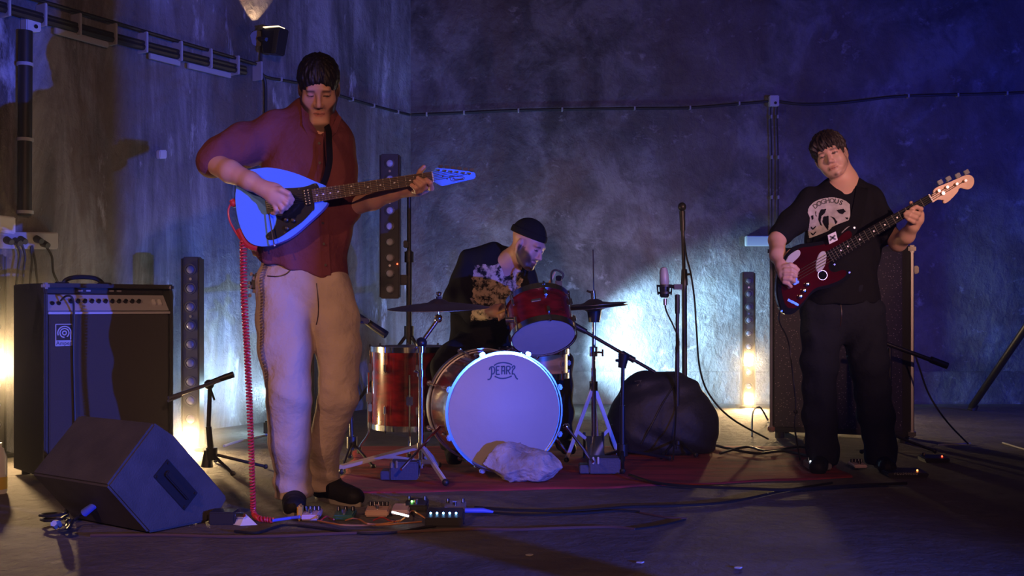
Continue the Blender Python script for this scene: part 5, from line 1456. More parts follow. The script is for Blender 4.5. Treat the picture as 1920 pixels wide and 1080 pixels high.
S.px([(1466, 500, 5.18, 0.028), (1472, 513, 5.155, 0.031), (1475, 522, 5.15, 0.030)], 0.015, (FY, 0.75))
for f in ([(1472, 506, 5.135, .012), (1484, 505, 5.125, .0105), (1493, 510, 5.130, .0095), (1494, 514, 5.145, .008)],
          [(1472, 514, 5.130, .012), (1484, 514, 5.118, .0105), (1492, 518, 5.128, .0095), (1489, 522, 5.142, .008)],
          [(1471, 522, 5.130, .012), (1482, 523, 5.118, .0105), (1489, 527, 5.128, .0095), (1485, 530, 5.142, .008)],
          [(1470, 529, 5.135, .011), (1478, 532, 5.125, .0095), (1483, 537, 5.132, .0085), (1479, 539, 5.145, .0075)],
          [(1470, 500, 5.150, .013), (1482, 496, 5.135, .011), (1491, 500, 5.135, .0095), (1497, 506, 5.140, .0085)]):
    S.px(f, 0.004)
S.px([(1632, 380, 5.46, 0.050), (1660, 425, 5.42, 0.043), (1684, 456, 5.35, 0.040), (1700, 442, 5.27, 0.037), (1712, 424, 5.21, 0.029)], 0.02)
S.px([(1712, 424, 5.21, 0.029), (1719, 411, 5.195, 0.031), (1722, 402, 5.19, 0.027)], 0.015)
for f in ([(1723, 398, 5.18, .013), (1727, 392, 5.150, .0115), (1718, 388, 5.135, .0105), (1708, 392, 5.140, .0085)],
          [(1722, 404, 5.175, .013), (1722, 401, 5.140, .0115), (1711, 397, 5.128, .0105), (1700, 397, 5.138, .0085)],
          [(1719, 411, 5.175, .013), (1717, 408, 5.140, .0115), (1706, 404, 5.128, .0105), (1696, 401, 5.138, .0085)],
          [(1716, 417, 5.18, .012), (1712, 416, 5.145, .0105), (1703, 411, 5.133, .0095), (1697, 406, 5.140, .008)],
          [(1716, 404, 5.22, .014), (1713, 394, 5.228, .0125), (1710, 385, 5.222, .0105), (1708, 380, 5.215, .0095)]):
    S.px(f, 0.004)
S.px([(1545, 575, 5.46, 0.080), (1536, 680, 5.44, 0.065), (1538, 780, 5.46, 0.050), (1543, 858, 5.49, 0.034), (1543, 866, 5.49, 0.030)], 0.03)
S.px([(1618, 575, 5.46, 0.080), (1626, 680, 5.44, 0.068), (1640, 780, 5.46, 0.052), (1651, 858, 5.49, 0.034), (1652, 866, 5.49, 0.030)], 0.03)
def beard_b(x, ax, y, z):
    goat = np.exp(-((x / 0.012) ** 2 + ((z + 0.110) / 0.010) ** 2)) * (y > 0.04)
    jl = -0.108 + 0.95 * np.maximum(ax - 0.022, 0)
    jaw = np.exp(-((z - jl + 0.004) / 0.010) ** 2) * sst(y, 0.0, 0.02) * (ax > 0.02)
    side = sst(ax, 0.050, 0.060) * (z < 0.0) * (z > -0.07) * sst(y, -0.002, 0.006) * sst(0.030 - y, 0, 0.012)
    return np.clip(0.85 * goat + 0.30 * jaw + 0.5 * side, 0, 0.85)
sdf_object(S, 'body', 'skin', b_t, 1, lambda v: hb_.tint(v, TONE_B, beard_b, 0.0052))
def ex(S):
    S.ell(hb_.w(0, -0.060, -0.030), [0.070, 0.050, 0.085], hb_.M, 0.03)
    S.ell(hb_.w(-0.02, 0.062, 0.062), [0.060, 0.036, 0.030], hb_.M, 0.02)
hair(hb_, 'hair', b_t, 'hair_brown', (0.088, 0.110, 0.094), ((0.004, 0.135, -0.045), (0.074, 0.082, 0.088)), (-0.085, 0.55, -1.0), seed=1.3, extra=ex, amp=0.006)
# t-shirt
S = SDF((1.22, 5.16, 0.72), (2.05, 5.80, 1.56), 0.0066)
S.cone(P(1527, 378, 5.47), P(1632, 376, 5.47), 0.062, 0.062, 0.06)
S.cone(P(1565, 356, 5.49), P(1600, 356, 5.49), 0.058, 0.058, 0.05)
S.cone(P(1577, 404, 5.47), P(1578, 480, 5.47), 0.172, 0.172, 0.07, (FY, 0.68))
S.cone(P(1578, 480, 5.47), P(1578, 600, 5.47), 0.172, 0.205, 0.05, (FY, 0.72))
S.px([(1518, 382, 5.46, 0.066), (1484, 416, 5.41, 0.066), (1466, 438, 5.36, 0.060)], 0.04)
S.px([(1630, 382, 5.46, 0.066), (1652, 416, 5.43, 0.064), (1664, 436, 5.40, 0.056)], 0.04)
S.cut((0, 0, P(0, 570, 5.46).z), (0.0, 0, -1))
S.ell(P(1582, 335, 5.42), (0.072, 0.075, 0.065), None, 0.01, 's')
S.warp(folds(0.008, 16, 9, 2.2))
o, sv, sq = sdf_object(S, 't_shirt', 'tee_black', b_t, 2)
sb = bvh_of(sv, sq)
# the printed badge, laid on the cloth
def tee(pts, dd=5.3): return [P(1500 + x / 9, 350 + y / 9, dd) for x, y in pts]
def patch(poly, name, matn, parent, lift, step=7):
    """fill a pixel polygon with a fine grid draped on the shirt"""
    xs = [p[0] for p in poly]; ys = [p[1] for p in poly]
    def inside(x, y):
        r = False
        for (x1, y1), (x2, y2) in zip(poly, poly[1:] + poly[:1]):
            if (y1 > y) != (y2 > y) and x < (x2 - x1) * (y - y1) / (y2 - y1) + x1: r = not r
        return r
    ids = {}; vs = []; fs = []
    nx_, ny_ = int((max(xs) - min(xs)) / step) + 1, int((max(ys) - min(ys)) / step) + 1
    def vid(i, j):
        if (i, j) not in ids: ids[(i, j)] = len(vs); vs.append((min(xs) + i * step, min(ys) + j * step))
        return ids[(i, j)]
    for i in range(nx_):
        for j in range(ny_):
            if inside(min(xs) + (i + 0.5) * step, min(ys) + (j + 0.5) * step): fs.append((vid(i, j), vid(i + 1, j), vid(i + 1, j + 1), vid(i, j + 1)))
    b = MB(); b.add(drape(sb, tee(vs), lift), fs); return b.build(name, matn, parent, True)
badge = [(235, 310), (300, 240), (400, 190), (520, 160), (650, 155), (760, 180), (850, 225), (905, 280), (905, 540), (800, 580), (690, 620), (610, 660), (545, 740), (470, 790), (400, 860), (345, 905), (290, 880), (270, 760), (235, 600), (235, 500), (195, 420), (205, 360)]
pr = patch(badge, 'print', 'print_white', o, 0.0025)
for blob in ([(430, 360), (520, 350), (500, 420), (450, 470), (440, 560), (470, 640), (440, 620), (400, 520), (400, 430)],
             [(680, 375), (790, 355), (830, 400), (770, 450), (720, 430)],
             [(480, 480), (560, 470), (560, 600), (545, 720), (500, 640), (470, 570)],
             [(590, 480), (640, 500), (690, 580), (660, 620), (640, 540)],
             [(330, 400), (350, 390), (345, 440), (375, 485), (345, 470)],
             [(290, 640), (330, 670), (375, 630), (370, 660), (330, 700), (290, 670)],
             [(300, 740), (335, 770), (380, 720), (375, 750), (335, 800), (305, 770)],
             [(255, 470), (300, 460), (310, 520), (280, 545)], [(820, 500), (870, 510), (860, 540), (830, 530)]):
    patch(blob, 'print_detail', 'tee_black', pr, 0.0042, 6)
cx_, cy_, rr_ = 590, 620, 405
b = MB()
for i, ch in enumerate('DOGHOUSE'):
    a = math.radians(-39 + i * 10.6)
    gx, gy = cx_ + math.sin(a) * rr_, cy_ - math.cos(a) * rr_ * 1.0
    if i == 7: continue                              # the last letter is under the strap
    vs, fs = text_mesh(ch, 112, 0.0, 0.022)
    q = [(gx + v.x * math.cos(a) + v.y * math.sin(a), gy + v.x * math.sin(a) - v.y * math.cos(a)) for v in vs]
    b.add(drape(sb, tee(q), 0.0046), fs)
b.build('print_lettering', 'logo_black', pr)
# strap over the shoulder
st = thing('bass_strap', 'wide black strap with a small white patch over the bassist shoulder', 'strap', P(1610, 400, 5.3))
band = draped(sb, [P(x, y, 5.3) for x, y in ((1628, 346), (1624, 362), (1618, 385), (1611, 410), (1604, 428))], 0.065, 'band', 'strap_black', st, 0.004, 0.004)
band2 = draped(sb, [P(x, y, 5.3) for x, y in ((1606, 418), (1585, 430), (1562, 442), (1538, 452), (1515, 460))], 0.055, 'band', 'strap_black', st, 0.004, 0.010)
b = MB(); q = [P(x, y, 5.14) for x, y in ((1552, 441), (1567, 434), (1571, 450), (1555, 458))]; b.prism(q, (0, 0.004, 0)); pt = b.build('white_patch', 'white_plastic', st)
b = MB()
for (xa, ya, xb2, yb) in ((1556, 443, 1567, 449), (1556, 451, 1566, 441)): b.ribbon([P(xa, ya, 5.1385), P(xb2, yb, 5.1385)], 0.008, (0, -1, 0), 0.0006)
b.build('patch_mark', 'logo_black', pt)
# jeans
S = SDF((1.25, 5.14, 0.02), (2.08, 5.80, 1.02), 0.0075)
S.cone(P(1580, 525, 5.47), P(1580, 580, 5.47), 0.170, 0.178, 0.05, (FY, 0.72))
S.px([(1542, 590, 5.46, 0.112), (1536, 680, 5.44, 0.090), (1538, 780, 5.45, 0.082), (1543, 856, 5.46, 0.080)], 0.03)
S.px([(1620, 590, 5.46, 0.112), (1628, 680, 5.44, 0.096), (1642, 780, 5.45, 0.084), (1652, 856, 5.46, 0.082)], 0.03)
S.cut((0, 0, P(0, 535, 5.46).z), (0, 0, 1))
S.warp(folds(0.007, 28, 12, 0.9))
o, jv, jq = sdf_object(S, 'jeans', 'denim_navy', b_t, 2)
jb = bvh_of(jv, jq)
draped(jb, [P(x, y, 5.3) for x, y in ((1582, 566), (1583, 590), (1582, 612))], 0.004, 'fly_seam', 'button_dark', o, 0.001, 0.001)
for hx_, tx_ in ((1543, 1534), (1652, 1664)):
    heel = Vector(((hx_ - 960) * 5.50 / F, 5.50, 0)); toe = Vector(((tx_ - 960) * 5.3 / F, 5.30, 0)); dr = (toe - heel).normalized()
    S = SDF(np.minimum(np.array(heel), np.array(toe)) - 0.12, np.maximum(np.array(heel), np.array(toe)) + np.array([0.12, 0.12, 0.2]), 0.006)
    S.cone(heel + Vector((0, 0, 0.038)), toe + Vector((0, 0, 0.034)), 0.040, 0.044, 0.02)
    S.cone(heel + dr * 0.02 + Vector((0, 0, 0.045)), heel + dr * 0.05 + Vector((0, 0, 0.085)), 0.042, 0.046, 0.03)
    S.cut((0, 0, 0.006), (0, 0, -1)); sdf_object(S, 'shoe', 'shoe_black', b_t, 1)

# ======================== drummer
DD = 5.92
base = Vector(((905 - 960) * 6.0 / F, 6.0, 0))
d_t = thing('person', 'person in a black beanie and black printed top seated behind the drums, face turned aside', 'person', base)
hc_ = Head(P(990, 459, 5.80), (0.74, -0.50, -0.45), (0.34, -0.10, 0.93), 1.0)
S = SDF((-0.62, 5.05, -0.01), (0.62, 6.35, 1.42), 0.0056)
hc_.build(S)
S.px([(975, 470, 5.84, 0.056), (955, 490, 5.90, 0.060), (935, 510, 5.95, 0.085)], 0.03)
S.cone(P(885, 492, 5.98), P(975, 510, 5.94), 0.062, 0.062, 0.05)
S.cone(P(922, 530, 5.98), P(905, 640, 6.02), 0.150, 0.140, 0.06, (FY, 0.7))
S.px([(880, 495, 5.97, 0.055), (853, 565, 5.88, 0.046), (890, 586, 5.72, 0.040), (918, 585, 5.62, 0.027)], 0.02)
S.px([(918, 585, 5.62, 0.027), (932, 583, 5.585, 0.033), (938, 583, 5.575, 0.030)], 0.015)
for f in ([(938, 577, 5.57, .012), (947, 576, 5.55, .011), (948, 582, 5.54, .0095), (943, 584, 5.55, .008)], [(938, 582, 5.565, .012), (946, 583, 5.545, .011), (946, 589, 5.54, .0095), (941, 590, 5.55, .008)],
          [(936, 587, 5.565, .012), (943, 590, 5.545, .011), (942, 595, 5.545, .0095), (937, 595, 5.555, .008)], [(933, 591, 5.57, .011), (938, 596, 5.55, .009), (936, 600, 5.555, .008)],
          [(930, 575, 5.58, .013), (939, 572, 5.56, .011), (948, 573, 5.55, .0095)]): S.px(f, 0.004)
S.px([(978, 512, 5.94, 0.055), (1000, 570, 5.86, 0.046), (1004, 590, 5.74, 0.040), (1000, 580, 5.66, 0.027), (1002, 574, 5.62, 0.031)], 0.02)
for f in ([(1004, 568, 5.61, .012), (1012, 566, 5.59, .010), (1014, 572, 5.59, .009)], [(1004, 573, 5.60, .012), (1012, 573, 5.585, .010), (1012, 579, 5.59, .009)],
          [(1003, 578, 5.60, .012), (1010, 580, 5.585, .010), (1008, 584, 5.59, .009)], [(1001, 583, 5.605, .011), (1007, 586, 5.59, .009)], [(998, 568, 5.61, .013), (1006, 562, 5.60, .011), (1014, 562, 5.60, .009)]): S.px(f, 0.004)
S.px([(885, 650, 6.02, 0.085), (850, 670, 5.72, 0.065), (840, 690, 5.60, 0.055), (846, 790, 5.66, 0.045), (850, 846, 5.73, 0.034), (850, 852, 5.73, 0.030)], 0.03)
S.px([(925, 650, 6.04, 0.085), (1008, 666, 6.06, 0.065), (1048, 676, 6.04, 0.055), (1052, 775, 6.05, 0.045), (1056, 826, 6.08, 0.034), (1056, 830, 6.08, 0.030)], 0.03)
def beard_c(x, ax, y, z):
    jl = -0.098 + 1.0 * np.maximum(ax - 0.015, 0)
    jaw = sst(jl + 0.030 - z, 0, 0.018) * sst(z, -0.160, -0.145) * sst(y, -0.01, 0.008)
    st = np.exp(-((z + 0.057) / 0.007) ** 2) * sst(0.034 - ax, 0, 0.01) * (y > 0.07)
    side = sst(ax, 0.048, 0.058) * (z < -0.01) * (z > -0.07) * sst(y, -0.006, 0.004) * sst(0.040 - y, 0, 0.012)
    return np.clip(0.9 * jaw + 0.7 * st + 0.7 * side, 0, 0.9)
sdf_object(S, 'body', 'skin', d_t, 1, lambda v: hc_.tint(v, TONE_C, beard_c, 0.004))
# beanie
lo = np.array(hc_.c) - 0.17; S = SDF(lo, lo + 0.34, 0.005)
S.ell(hc_.w(0, -0.022, 0.050), (0.083, 0.104, 0.092), hc_.M, 0.0)
S.cut(hc_.w(0, 0.0, 0.046), hc_.f * 0.10 - hc_.u)
o, _, _ = sdf_object(S, 'beanie', 'beanie_black', d_t, 1)
S = SDF(lo, lo + 0.34, 0.005)
S.ell(hc_.w(0, -0.022, 0.048), (0.089, 0.111, 0.088), hc_.M, 0.0)
S.cut(hc_.w(0, 0.0, 0.040), hc_.f * 0.10 - hc_.u); S.cut(hc_.w(0, 0.0, 0.078), -hc_.f * 0.10 + hc_.u)
sdf_object(S, 'beanie_cuff', 'beanie_black', o, 2)
# top with print
lo_w, hi_w = P(886, 600, 5.84), P(978, 495, 5.84)
print_tee('tee_print', (lo_w.x - base.x + 0.03, lo_w.z + 0.03), (hi_w.x - base.x + 0.03, hi_w.z + 0.03), (0.014, 0.014, 0.016), (0.60, 0.48, 0.36))
S = SDF((-0.58, 5.45, 0.45), (0.40, 6.40, 1.32), 0.0072)
S.cone(P(890, 494, 5.98), P(972, 510, 5.95), 0.080, 0.078, 0.06)
S.cone(P(928, 480, 5.97), P(950, 486, 5.94), 0.066, 0.062, 0.05)
S.cone(P(920, 535, 5.98), P(905, 650, 6.02), 0.188, 0.195, 0.07, (FY, 0.72))
S.px([(882, 497, 5.97, 0.078), (855, 560, 5.88, 0.068), (888, 586, 5.73, 0.054), (916, 586, 5.63, 0.042)], 0.03)
S.px([(976, 514, 5.95, 0.074), (998, 565, 5.86, 0.062), (1002, 588, 5.75, 0.050), (1000, 582, 5.67, 0.040)], 0.03)
S.ell(P(962, 470, 5.84), (0.062, 0.07, 0.058), None, 0.01, 's')
S.cut((0, 0, P(0, 672, 6.0).z), (0, 0, -1))
S.warp(folds(0.009, 17, 10, 3.1))
sdf_object(S, 'long_sleeved_top', 'tee_print', d_t, 2)
S = SDF((-0.62, 5.40, 0.04), (0.52, 6.35, 0.82), 0.008)
S.cone(P(905, 640, 6.03), P(905, 672, 6.03), 0.170, 0.178, 0.05)
S.px([(885, 655, 6.00, 0.110), (850, 672, 5.72, 0.088), (838, 692, 5.62, 0.080), (845, 790, 5.67, 0.072), (850, 846, 5.72, 0.070)], 0.03)
S.px([(925, 655, 6.03, 0.110), (1008, 666, 6.06, 0.088), (1046, 678, 6.04, 0.080), (1053, 775, 6.05, 0.066), (1056, 828, 6.08, 0.066)], 0.03)
S.cut((0, 0, RUGZ + 0.05), (0, 0, -1)); S.warp(folds(0.007, 26, 12, 0.2))
sdf_object(S, 'jeans', 'denim_black', d_t, 2)
for a_, b_ in ((P(850, 0, 5.74), P(852, 0, 5.54)), (P(1056, 0, 6.09), P(1066, 0, 5.92))):
    heel = Vector((a_.x, a_.y, RUGZ)); toe = Vector((b_.x, b_.y, RUGZ)); dr = (toe - heel).normalized()
    S = SDF(np.minimum(np.array(heel), np.array(toe)) - 0.12, np.maximum(np.array(heel), np.array(toe)) + np.array([0.12, 0.12, 0.2]), 0.007)
    S.cone(heel + Vector((0, 0, 0.038)), toe + Vector((0, 0, 0.034)), 0.040, 0.044, 0.02)
    S.cone(heel + dr * 0.02 + Vector((0, 0, 0.045)), heel + dr * 0.05 + Vector((0, 0, 0.085)), 0.042, 0.046, 0.03)
    S.cut((0, 0, RUGZ + 0.004), (0, 0, -1)); sdf_object(S, 'shoe', 'shoe_black', d_t, 1)
# sticks
b = MB(); b.tube([P(930, 588, 5.56), P(990, 566, 5.45), P(1000, 562, 5.43)], [0.0075, 0.006, 0.004], 8); o = b.build('drumstick', 'maple', None, True, loc=P(945, 583, 5.55)); tag(o, 'wooden drumstick in the drummer hand by the wide cymbal', 'drumstick')
b = MB(); b.tube([P(1000, 585, 5.60), P(1036, 520, 5.62), P(1041, 510, 5.62)], [0.0075, 0.006, 0.004], 8); o = b.build('drumstick', 'maple', None, True, loc=P(1004, 575, 5.60)); tag(o, 'wooden drumstick raised behind the rack tom', 'drumstick')
# ---------------------------------------------------------------- white electric guitar
GD = 4.18
def g(x, y, off=0.0): return P(x, y, GD) + Vector((0, off, 0))
t = thing('electric_guitar', 'pale blue teardrop electric guitar with a black scratchplate held by the guitarist', 'guitar', g(520, 400))
body = [(470, 318), (500, 314), (530, 318), (560, 327), (588, 339), (612, 350), (604, 362), (606, 378), (614, 380), (604, 394), (580, 416), (548, 443), (518, 457), (490, 462), (466, 453), (451, 428), (443, 396), (441, 366), (445, 345), (455, 328)]
cl = spline([Vector((x, y, 0)) for x, y in body + body[:1]], 5)[:-1]
b = MB(); b.prism([g(p.x, p.y) for p in cl], (0, 0.044, 0)); b.build('body', 'guitar_blue', t, True, bevel=0.007)
pgp = [(536, 353), (560, 352), (577, 349), (587, 345), (593, 344), (597, 348), (598, 354), (589, 357), (590, 390), (586, 396), (567, 416), (543, 433), (523, 446), (510, 450), (502, 449), (499, 443), (503, 437), (513, 430), (518, 418), (519, 407), (512, 396), (508, 380), (516, 360)]
cl = spline([Vector((x, y, 0)) for x, y in pgp + pgp[:1]], 3)[:-1]
b = MB(); b.prism([g(p.x, p.y, -0.003) for p in cl], (0, 0.003, 0)); pg = b.build('scratchplate', 'pickguard_black', t)
for x, y in ((561, 354.5), (591, 346.5), (588, 393.5), (534, 436), (503.5, 445)):
    b = MB(); b.cyl(g(x, y, -0.003), g(x, y, -0.0045), 0.0035, n=8); b.build('screw', 'chrome', pg)
for x, y in ((537, 412.5), (550, 413.5), (538, 428.5)):
    b = MB(); b.lathe(g(x, y, -0.003), (0, -1, 0), [(0.010, 0), (0.009, 0.010), (0.006, 0.012), (0.001, 0.012)], 14); b.build('control_knob', 'knob_black', t, True)
    b = MB(); b.cyl(g(x, y, -0.015), g(x, y, -0.018), 0.003, n=8); b.build('knob_cap', 'chrome', t)
NA, NB = Vector((593, 367, 0)), Vector((811, 332.2, 0)); nd = (NB - NA).normalized(); npp = Vector((-nd.y, nd.x, 0))
def neck(s, u, off):                          # s in px along from the body end, u in px across
    p = NA + nd * s + npp * u; return g(p.x, p.y, off)
Ln = (NB - NA).length
b = MB(); b.prism([neck(-6, -12.5, -0.012), neck(Ln, -9.8, -0.012), neck(Ln, 9.8, -0.012), neck(-6, 12.5, -0.012)], (0, 0.006, 0)); fb = b.build('fretboard', 'rosewood', t)
b = MB(); b.prism([neck(-6, -12.3, -0.006), neck(Ln + 3, -9.6, -0.006), neck(Ln + 3, 9.6, -0.006), neck(-6, 12.3, -0.006)], (0, 0.020, 0)); b.build('neck', 'rosewood', t, True, bevel=0.008)
sc_ = Ln / (1 - 2 ** (-21 / 12.0))
for k in range(1, 22):
    s = Ln - sc_ * (1 - 2 ** (-k / 12.0))
    hw = 12.5 - 2.7 * (s / Ln)
    b = MB(); b.tube([neck(s, -hw, -0.0125), neck(s, hw, -0.0125)], 0.0012, 6); b.build('fret', 'fret_metal', fb, True)
for k in (3, 5, 7, 9, 12, 15, 17, 19, 21):
    s = Ln - sc_ * (1 - (2 ** (-k / 12.0) + 2 ** (-(k - 1) / 12.0)) / 2)
    for u in ((-6, 6) if k == 12 else (0,)):
        b = MB(); b.cyl(neck(s, u, -0.012), neck(s, u, -0.0128), 0.0036, n=12); b.build('inlay_dot', 'pearl_dot', fb)
b = MB(); b.prism([neck(Ln, -9.8, -0.0135), neck(Ln + 2, -9.8, -0.0135), neck(Ln + 2, 9.8, -0.0135), neck(Ln, 9.8, -0.0135)], (0, 0.01, 0)); b.build('nut', 'pearl_dot', t)
hs = [(810.4, 325), (815.4, 316.7), (820, 315), (848.3, 317.5), (881.7, 322), (890.8, 324), (892, 333.3), (888, 335.8), (830, 349), (826.7, 348.3), (814, 341.7), (811.7, 335)]
b = MB(); b.prism([g(x, y, -0.008) for x, y in hs], (0, 0.016, 0)); hsd = b.build('headstock', 'guitar_blue', t, True, bevel=0.003)
posts = [(823.7, 320.4), (835.8, 321.3), (847, 322.9), (858.7, 323.7), (870.4, 325.4), (881.6, 326.6)]
for i, (x, y) in enumerate(posts):
    b = MB(); b.cyl(g(x, y, -0.008), g(x, y, -0.020), 0.0042, n=10); tp = b.build('tuner_post', 'chrome', hsd, True)
    b = MB(); b.box(g(x + 2.5, y - 8.2, 0.002), (0.017, 0.012, 0.011)); b.tube([g(x, y, 0.008), g(x + 2.5, y - 7, 0.002)], 0.003, 6); b.build('tuner_key', 'knob_black', hsd, True, bevel=0.003)
b = MB()
lp = [(1240, 500), (1262, 488), (1400, 497), (1545, 508), (1576, 528), (1562, 560), (1420, 582), (1330, 597), (1272, 592), (1240, 500)]
b.ribbon([g(740 + x / 12, 290 + y / 12, -0.0084) for x, y in lp], 0.0026, (0, -1, 0), 0.0004)
b.ribbon([g(740 + x / 12, 290 + y / 12, -0.0084) for x, y in ((1310, 560), (1330, 525), (1350, 562))], 0.004, (0, -1, 0), 0.0004)
b.ribbon([g(740 + x / 12, 290 + y / 12, -0.0084) for x, y in ((1340, 560), (1450, 560), (1545, 545))], 0.004, (0, -1, 0), 0.0004)
for x, y in ((1085, 480), (1180, 535)): b.ribbon([g(740 + x / 12, 290 + y / 12, -0.0084), g(740 + (x + 8) / 12, 290 + (y + 30) / 12, -0.0084)], 0.005, (0, -1, 0), 0.0004)
b.build('headstock_logo', 'logo_black', hsd)
for s0 in (-14,):
    b = MB(); b.prism([neck(s0 - 8, -15, -0.010), neck(s0 + 3, -15, -0.010), neck(s0 + 3, 16, -0.010), neck(s0 - 8, 16, -0.010)], (0, 0.008, 0)); pk = b.build('pickup', 'pickguard_black', t, bevel=0.002)
    for k in range(6):
        for s1 in (-6, 1):
            p = neck(s0 + s1, -12 + k * 4.9, -0.010); b = MB(); b.cyl(p, p + Vector((0, -0.0015, 0)), 0.0024, n=8); b.build('pole_piece', 'brushed_metal', pk)
b = MB(); b.prism([neck(-96, -13, -0.008), neck(-80, -13, -0.008), neck(-80, 20, -0.008), neck(-96, 20, -0.008)], (0, 0.008, 0)); br = b.build('bridge', 'dark_metal', t, bevel=0.002)
for k in range(6):
    b = MB(); p = neck(-88, -9.5 + k * 3.8, -0.010); b.box(p, (0.026, 0.006, 0.006), Matrix.Rotation(0.16, 3, 'Y')); b.build('saddle', 'chrome', br)
    b = MB(); b.tube([neck(-86, -9.5 + k * 3.8, -0.0155), neck(Ln + 1, -7.4 + k * 2.96, -0.0155), g(posts[k][0], posts[k][1], -0.013)], 0.0007, 5); b.build('string', 'string_metal', t, True)
b = MB(); b.tube([g(505, 402, -0.012), g(507, 404, -0.022), g(517, 459, -0.03)], 0.0025, 6); b.build('tremolo_arm', 'dark_metal', t, True)
b = MB(); b.ball(g(518, 461, -0.03), 0.004, 8); b.build('tremolo_tip', 'white_plastic', t, True)
b = MB(); b.cyl(g(441, 383, 0.02), g(434, 384, 0.02), 0.009, n=12); b.build('jack_plate', 'chrome', t, True)
# red strap with loops
t = thing('guitar_strap', 'dark strap of the pale blue guitar running up to the guitarist neck', 'strap', P(615, 300, 4.26))
D_ = [P(605, 347, 4.205), P(612, 330, 4.20), P(618, 300, 4.205), P(617, 270, 4.22), P(616, 246, 4.27), P(612, 235, 4.33)]
sp_ = spline(D_, 5)
b = MB(); vs = []; fs = []
for i, p in enumerate(sp_):
    tt = (sp_[min(i + 1, len(sp_) - 1)] - sp_[max(i - 1, 0)]).normalized(); s = tt.cross(Vector((0, 1, 0))).normalized() * 0.012
    vs += [p + s, p - s, p - s + Vector((0, 0.004, 0)), p + s + Vector((0, 0.004, 0))]
for k in range(len(sp_) - 1):
    for i in range(4): fs.append((4 * k + i, 4 * k + (i + 1) % 4, 4 * k + 4 + (i + 1) % 4, 4 * k + 4 + i))
b.add(vs, fs); b.build('band', 'strap_black', t)
b = MB(); b.tube(spline([P(448, 430, 4.20), P(458, 452, 4.195), P(468, 462, 4.195), P(482, 466, 4.20)], 4), 0.012, 8); b.build('end_tab', 'red_leather', t, True)
# coiled red lead
t = thing('coiled_lead', 'bright red coiled guitar lead hanging straight down to the floor', 'cable', G(478, 972))
b = MB(); b.ball(g(436, 380, 0.02), 0.016, 10); b.cyl(g(436, 380, 0.02), g(432, 374, 0.02), 0.012, n=10); b.build('plug', 'coil_red', t, True)
b = MB(); b.tube(spline([g(433, 378, 0.02), g(426, 392, 0.02), g(428, 412, 0.02), g(438, 432, 0.02), g(450, 450, 0.02), g(457, 460, 0.02)], 5), 0.0042, 8); b.build('lead_end', 'coil_red', t, True)
axp = spline([P(456, 452, 4.20), P(458, 560, 4.17), P(463, 650, 4.15), P(467, 740, 4.14), P(471, 840, 4.16), P(474, 930, 4.18), G(476, 962, 0.018), G(486, 972, 0.016), G(500, 974, 0.014), G(512, 976, 0.012)], 16)
cum = [0.0]
for a_, b_ in zip(axp[:-1], axp[1:]): cum.append(cum[-1] + (b_ - a_).length)
tot = cum[-1]; turns = int(tot / 0.0125); N_ = turns * 12; hp = []; j = 0
for i in range(N_ + 1):
    s = tot * i / N_
    while j < len(cum) - 2 and cum[j + 1] < s: j += 1
    p = axp[j].lerp(axp[j + 1], (s - cum[j]) / max(cum[j + 1] - cum[j], 1e-9)); tt = (axp[j + 1] - axp[j]).normalized()
    u_ = tt.cross(Vector((0, 1, 0))).normalized() if abs(tt.y) < 0.9 else Vector((1, 0, 0)); w_ = tt.cross(u_)
    a = 2 * math.pi * turns * i / N_; rr = 0.0115 - 0.004 * (s / tot)
    hp.append(p + u_ * math.cos(a) * rr + w_ * math.sin(a) * rr)
b = MB(); b.tube(hp, 0.0042, 6); b.build('coil', 'coil_red', t, True)
b = MB(); b.tube([G(510, 976, 0.012), G(545, 971, 0.014), G(562, 969, 0.02)], 0.006, 8); b.build('floor_plug', 'tape_blue', t, True)

# ---------------------------------------------------------------- bass guitar
BD = 5.17
def q_(x, y, off=0.0): return P(x, y, BD) + Vector((0, off, 0))
t = thing('bass_guitar', 'dark red bass guitar with a maple headstock held by the bassist', 'bass guitar', q_(1530, 500))
body = [(1463, 580), (1456, 552), (1457, 522), (1464, 496), (1477, 473), (1496, 459), (1522, 455), (1550, 450), (1575, 440), (1594, 424), (1606, 422), (1608, 434), (1592, 450), (1578, 464), (1576, 476), (1564, 487), (1558, 497), (1562, 508), (1574, 511), (1588, 506), (1597, 510), (1594, 520), (1578, 531), (1555, 539), (1532, 545), (1518, 556), (1504, 574), (1488, 588), (1472, 589)]
cl = spline([Vector((x, y, 0)) for x, y in body + body[:1]], 4)[:-1]
b = MB(); b.prism([q_(p.x, p.y) for p in cl], (0, 0.042, 0)); b.build('body', 'black_gloss', t, True, bevel=0.006)
cen = Vector((1524, 505, 0))
inn = [cen + (p - cen) * 0.86 for p in cl]
b = MB(); b.prism([q_(p.x, p.y, -0.0012) for p in inn], (0, 0.0014, 0)); b.build('burst_face', 'bass_burst', t)
NA, NB = Vector((1556, 481, 0)), Vector((1742.6, 372, 0)); nd = (NB - NA).normalized(); npp = Vector((-nd.y, nd.x, 0)); Ln = (NB - NA).length
def bn(s, u, off):
    p = NA + nd * s + npp * u; return q_(p.x, p.y, off)
b = MB(); b.prism([bn(-3, -11.5, -0.012), bn(Ln, -7.5, -0.012), bn(Ln, 7.5, -0.012), bn(-3, 11.5, -0.012)], (0, 0.006, 0)); fb = b.build('fretboard', 'black_gloss', t)
b = MB(); b.prism([bn(-3, -11.2, -0.006), bn(Ln + 4, -7.2, -0.006), bn(Ln + 4, 7.2, -0.006), bn(-3, 11.2, -0.006)], (0, 0.022, 0)); b.build('neck', 'maple', t, True, bevel=0.008)
sc_ = Ln / (1 - 2 ** (-20 / 12.0))
